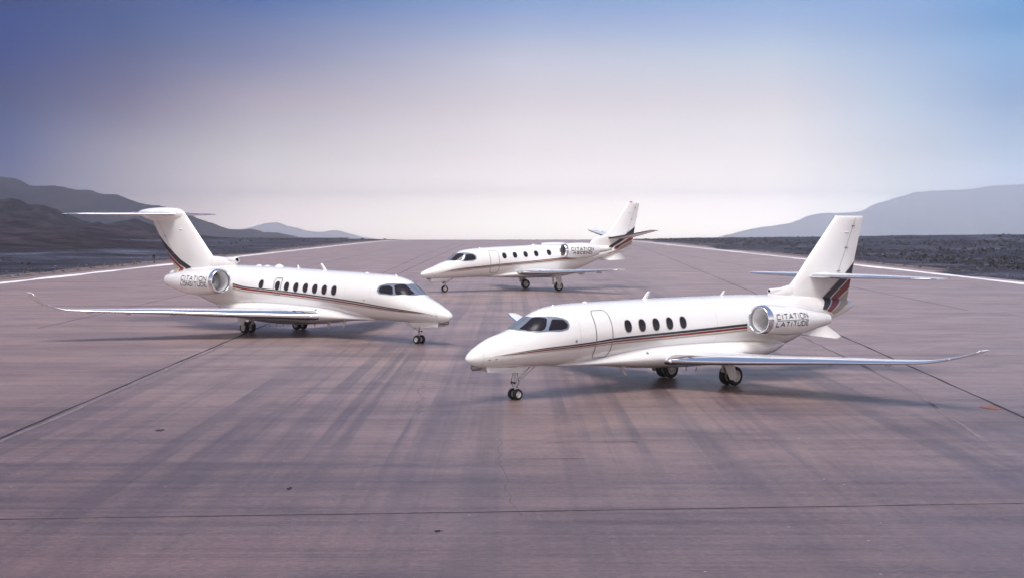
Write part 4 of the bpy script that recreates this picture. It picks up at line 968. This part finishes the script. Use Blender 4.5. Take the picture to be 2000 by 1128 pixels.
plane(dict(
    body=LON, belly=LONB, pos=(-2.589, 59.335), th=2.379, near=1, farwing=.86,
    label='long white business jet with T tail, parked at left with its nose pointing right', word='LONGITUDE',
    stripes=dict(navy=([(1.1,1.402),(1.56,1.43),(4.05,1.63),(4.94,1.71),(8,1.895),(11.3,2.057),(13.44,2.13),(14.56,2.24)], [(1.1,1.406),(1.56,1.458),(4.03,1.68),(4.93,1.765),(8,1.96),(11.3,2.12),(13.44,2.19),(14.56,2.32)]),
                 red=([(.8,1.365),(1.56,1.392),(4.08,1.545),(4.97,1.615),(8,1.795),(11.3,1.942),(13.44,2.022),(14.55,2.125)], [(.8,1.37),(1.56,1.417),(4.06,1.60),(4.95,1.675),(8,1.87),(11.3,2.03),(13.44,2.11),(14.55,2.212)]),
                 tan=([(.46,1.308),(1.56,1.362),(4.1,1.49),(5,1.55),(8,1.712),(11.3,1.862),(13.44,1.925),(14.55,2.025)], [(.46,1.312),(1.56,1.38),(4.1,1.522),(5,1.585),(8,1.765),(11.3,1.912),(13.44,1.982),(14.55,2.082)])),
    wins=[(12.24,2.34),(10.94,2.31),(10.22,2.29),(9.50,2.28),(8.78,2.27),(8.07,2.25),(7.37,2.23),(6.67,2.22)], winsize=(.18, .22, .0),
    glass2=[(3.68,.94,2.30),(3.65,.84,2.49),(3.22,.72,2.53),(3.00,.72,2.45),(2.85,.83,2.20),(2.92,.87,2.15),(3.56,.96,2.20)],
    glass1=[(3.00,.62,2.53),(2.62,.28,2.57),(2.00,.29,2.19),(2.12,.5,2.13),(2.61,.79,2.13),(2.72,.80,2.2)],
    frame=[(1.85,0,2.145),(1.90,.3,2.12),(2.04,.49,2.09),(2.81,.86,2.10),(3.60,.98,2.14),(3.80,.97,2.28),(3.77,.84,2.50),(3.55,.75,2.58),(2.88,.46,2.61),(2.62,.2,2.61),(2.60,0,2.60)], post=2.6,
    doors=[('cabin_door', -1, 4.5, 5.25, 1.2, 2.7, .034), ('emergency_exit', 1, 10.66, 11.22, 1.88, 2.66, .055)],
    ports=[(8.0,1.27,.055),(9.3,1.38,.022),(4.55,1.86,.03),(11.62,1.46,.022)], rings=[.55, 4.2, 5.9, 13.0, 17.6], seams=[(4.2, 15.0, 2.9)], hatches=[(1.2,1.3,.2,.1),(2.0,1.7,.15,.09),(13.3,1.75,.2,.12),(6.2,1.35,.2,.1)],
    blades=[(8.50,3.07,.32,.26,.36,.014),(10.58,3.13,.14,.18,.10,.014),(3.45,2.88,.12,.16,.12,.014),(8.20,.66,-.30,.26,.10,.014),(7.05,.80,-.34,.22,.16,.014),(9.3,.55,-.16,.10,.12,.01)],
    domes=[(12.2,3.17,.66,.36,.13),(13.15,3.18,.6,.3,.06),(13.85,3.18,.5,.3,.07),(5.57,3.02,.34,.2,.04)],
    fin=[(2.50,17.0,20.95,.19),(2.9,17.1,21.34,.19),(3.3,17.35,21.72,.18),(3.6,17.85,22.02,.175),(3.9,18.22,22.30,.17),(4.7,19.15,22.96,.15),(5.5,20.08,23.62,.13),(5.86,20.5,23.9,.12)],
    hinge=.84, rudder_z=3.6, navlight=(20.62,4.98),
    finbands=dict(navy=([(22.945,4.68),(22.4,4.3),(21.6,3.85),(20.72,3.38),(19.6,2.99)], [(22.34,3.95),(21.9,3.68),(21.4,3.4),(20.9,3.14),(20.05,2.88)]),
                  red=([(22.27,3.865),(21.8,3.58),(21.3,3.3),(20.8,3.05),(20.15,2.83)], [(21.78,3.36),(21.5,3.22),(21.2,3.08),(20.9,2.95),(20.62,2.76)]),
                  tan=([(21.72,3.30),(21.4,3.13),(21.1,2.99),(20.75,2.8)], [(21.18,2.74),(21.05,2.68),(20.9,2.66),(20.76,2.66)])),
    dorsal=[(body_mesh(Body(top=[(15.78,3.40),(16.2,3.48),(17.6,3.60),(19,3.62)], bot=[(15.78,3.1),(19,2.9)], hw=[(15.78,.10),(16.4,.14),(19,.18)], zc=[(15.78,3.26),(19,3.1)]), 28), M['paint']),
            *dorsal_tube(15.72, 16.6, 3.43, 3.45, .14),
            (body_mesh(Body(top=[(20.55,5.90),(20.75,6.0),(21.2,6.11),(22.4,6.17),(23.6,6.14),(24.6,6.06),(25.0,5.98)], bot=[(20.55,5.55),(21.5,5.45),(23.0,5.42),(24.2,5.58),(25.0,5.86)],
                            hw=[(20.55,.08),(20.9,.20),(22.0,.30),(23.6,.24),(24.7,.12),(25.0,.04)], zc=[(20.55,5.8),(23,5.86),(25.0,5.92)]), 28), M['paint'])],
    htail=[(.1,20.95,2.75,5.80,.09),(.5,21.25,2.6,5.80,.09),(2.4,22.6,1.75,5.80,.085),(4.2,23.85,1.02,5.81,.08),(4.65,24.35,.68,5.81,.05)],
    wing=[(.5,7.2,5.9,.98,.10),(1.3,7.74,5.3,1.01,.105),(2.4,8.48,4.4,1.06,.11),(4,9.55,3.55,1.13,.115),(7,11.57,2.35,1.28,.11),(9.4,13.18,1.45,1.37,.10),(10.4,13.85,1.15,1.44,.09),(11.0,14.26,.88,1.65,.08),(11.4,14.50,.74,1.95,.08),(11.62,14.66,.55,2.21,.07)],
    pods=[(3.2,.6),(5.4,.65),(7.4,.55),(9.0,.45)], lefrac=.10,
    nac=dict(y0=1.90, s0=14.33, r0=.575, deep=.72, zc=[(14.2,2.47),(15,2.43),(16.25,2.345),(17.5,2.35),(19.2,2.40)],
             shell=[(14.60,.605),(14.9,.625),(15.5,.645),(16.3,.645),(17.0,.605),(17.6,.54),(18.1,.465),(18.6,.385),(18.9,.33),(18.98,.31)],
             pylon=(15.3,18.0,.16), yin=.7, yout=.55, text=(14.77,17.0,2.67,2.42,2.19), mir=31.76, ring=[18.6], ind=.0, tw=.036),
    strakes=[],
    ngear=dict(s=2.06, r=.19, zt=.92, sp=.14, w=.13, brace=2.9, door=[(.62,1.01),(2.45,.92),(2.2,.72),(.62,.815)], dy=.20, k=.9),
    mgear=dict(s=12.6, r=.29, t=1.57, zt=1.0, sp=.20, w=.19, k=1.0, dy=.40, door=[(12.0,1.0),(12.8,.98),(12.86,.62),(12.7,.40),(12.4,.40)]),
    scoop=(.16,.62,1.0)))

plane(dict(
    body=ASC, belly=ASCB, pos=(-7.07, 106.87), th=.5236, near=-1, handle=True, boots=True,
    label='farthest white business jet, parked in the middle behind the other two', word='ASCEND',
    stripes=dict(navy=([(1.9,1.70),(2.47,1.775),(5.5,2.04),(10.31,2.40),(12.4,2.56),(13.6,2.65)], [(1.9,1.705),(2.47,1.82),(5.5,2.10),(10.31,2.46),(12.4,2.63),(13.6,2.72)]),
                 red=([(1.35,1.56),(2.47,1.69),(5.52,1.965),(10.31,2.285),(12.4,2.455),(13.6,2.54)], [(1.35,1.565),(2.47,1.745),(5.52,2.022),(10.31,2.365),(12.4,2.54),(13.6,2.625)]),
                 tan=([(1.0,1.455),(2.49,1.595),(5.53,1.89),(10.31,2.20),(12.4,2.37),(13.6,2.46)], [(1.0,1.46),(2.49,1.645),(5.53,1.94),(10.31,2.245),(12.4,2.42),(13.6,2.50)])),
    wins=[(6.84,2.83),(7.81,2.87),(8.80,2.92),(9.79,2.97),(11.01,3.04)], winsize=(.185, .25, .0),
    glass1=[(2.40,.26,2.49),(3.10,.16,3.0),(3.44,.66,2.965),(3.18,.86,2.62),(3.05,.90,2.46),(2.7,.7,2.45)],
    glass2=[(3.25,.97,2.46),(3.57,.73,2.95),(4.14,.87,2.95),(4.28,1.01,2.74),(4.20,1.09,2.54),(3.43,1.03,2.44)],
    frame=[(2.28,0,2.46),(2.36,.3,2.42),(2.6,.62,2.40),(3.22,1.0,2.39),(3.95,1.12,2.42),(4.30,1.1,2.53),(4.38,1.04,2.72),(4.34,.95,2.89),(4.12,.80,3.02),(3.5,.5,3.06),(3.18,.2,3.045),(3.14,0,3.02)], post=3.1,
    doors=[('cabin_door', -1, 5.54, 6.33, 1.50, 3.22, .045)],
    ports=[(1.0,1.28,.05)], rings=[.75, 4.9, 11.6], hatches=[(1.7,1.75,.25,.16),(12.8,1.9,.25,.15)],
    blades=[(5.1,3.40,.10,.14,.1,.014)],
    domes=[(10.15,3.63,.36,.2,.10)],
    fin=[(3.2,15.2,19.5,.17),(3.55,15.5,19.78,.18),(4.0,15.85,19.96,.18),(4.22,16.2,20.0,.17),(4.40,16.95,20.04,.16),(4.84,17.65,20.12,.15),(5.13,17.9,20.17,.14),(7.10,19.40,20.66,.09)],
    hinge=.72, rudder_z=4.6, navlight=(19.55,6.35),
    finbands=dict(navy=([(20.165,5.12),(19.15,4.48),(18.47,4.04),(17.22,3.38)], [(20.06,4.60),(19.44,4.27),(18.5,3.76),(17.55,3.33)]),
                  red=([(20.03,4.42),(19.3,4.02),(18.6,3.66),(17.7,3.30)], [(19.93,4.05),(19.1,3.70),(18.47,3.42),(17.95,3.22)]),
                  tan=([(19.90,3.99),(19.1,3.64),(18.47,3.36),(17.0,2.88)], [(19.78,3.62),(19.1,3.40),(18.3,3.12),(17.0,2.80)])),
    dorsal=[(lathe([(19.63,.03),(19.7,.07),(19.85,.07),(19.92,.02)], (lambda q: (0, 7.16)), n=12), M['redlens'])],
    htail=[(.1,17.30,2.5,4.16,.09),(.4,17.45,2.35,4.2,.09),(2.4,17.95,1.6,4.48,.085),(4.6,18.45,.85,4.80,.08),(4.85,18.6,.55,4.83,.05)],
    wing=[(.6,7.7,5.2,1.42,.11),(1.3,8.0,4.6,1.46,.115),(4,9.12,3.15,1.54,.11),(7.5,10.55,1.95,1.72,.10),(9.2,11.25,1.38,1.83,.09),(9.6,11.45,1.1,1.86,.08),(9.85,11.8,.7,1.88,.05)],
    pods=[(4.4,.5),(6.6,.45)], lefrac=.09,
    nac=dict(y0=1.95, s0=11.72, r0=.50, deep=.38, ductm='taupe', fanm='taupe', zc=[(11.6,3.21),(13.9,3.18),(14.9,3.22),(16.6,3.29)],
             shell=[(11.98,.53),(12.5,.60),(13.2,.635),(13.9,.63),(14.5,.55),(14.95,.455),(15.05,.43)], core=[(14.8,.27),(15.1,.26),(15.9,.19),(16.45,.10)],
             pylon=(12.4,15.2,.16), yin=.8, yout=.55, text=(12.24,14.33,3.43,3.15,2.93), mir=26.6, ring=[14.5], ind=.16, tw=.050),
    strakes=[[(16.1,.35,2.55),(18.45,.30,2.97),(18.85,.62,2.38),(17.2,.6,2.32)]],
    ngear=dict(s=2.09, r=.277, zt=1.1, sp=0, w=.19, brace=2.9, door=[(.80,1.12),(2.2,1.08),(2.2,.90),(.80,.89)], dy=.22, k=1.2),
    mgear=dict(s=10.95, r=.386, t=2.6, zt=1.45, sp=0, w=.27, k=1.35, dy=.20, door=[(10.35,1.42),(10.95,1.42),(11.15,.75),(11.0,.52),(10.75,.52)]),
    scoop=(.5,.8,1.12)))

# ------------------------------------------------------------------ the air
hv, hf = [], []
hv = [(x, y, z) for x in (-7500, 7500) for y in (-2400, 7400) for z in (-140, 190)]
hz = obj('haze', (hv, [(0, 1, 3, 2), (4, 6, 7, 5), (0, 4, 5, 1), (2, 3, 7, 6), (0, 2, 6, 4), (1, 5, 7, 3)]), [], smooth=False)
prop(hz, 'thin pale haze lying over the runway and hills', 'haze', kind='stuff')
hm = bpy.data.materials.new('haze_air'); hm.use_nodes = True; t = hm.node_tree; t.nodes.clear()
pv = N(t, 'ShaderNodeVolumePrincipled'); pv.inputs['Color'].default_value = (.985, .985, .99, 1); pv.inputs['Density'].default_value = 2.9e-4
pv.inputs['Anisotropy'].default_value = .85
ho = N(t, 'ShaderNodeOutputMaterial'); t.links.new(pv.outputs[0], ho.inputs['Volume'])
hz.data.materials.append(hm)
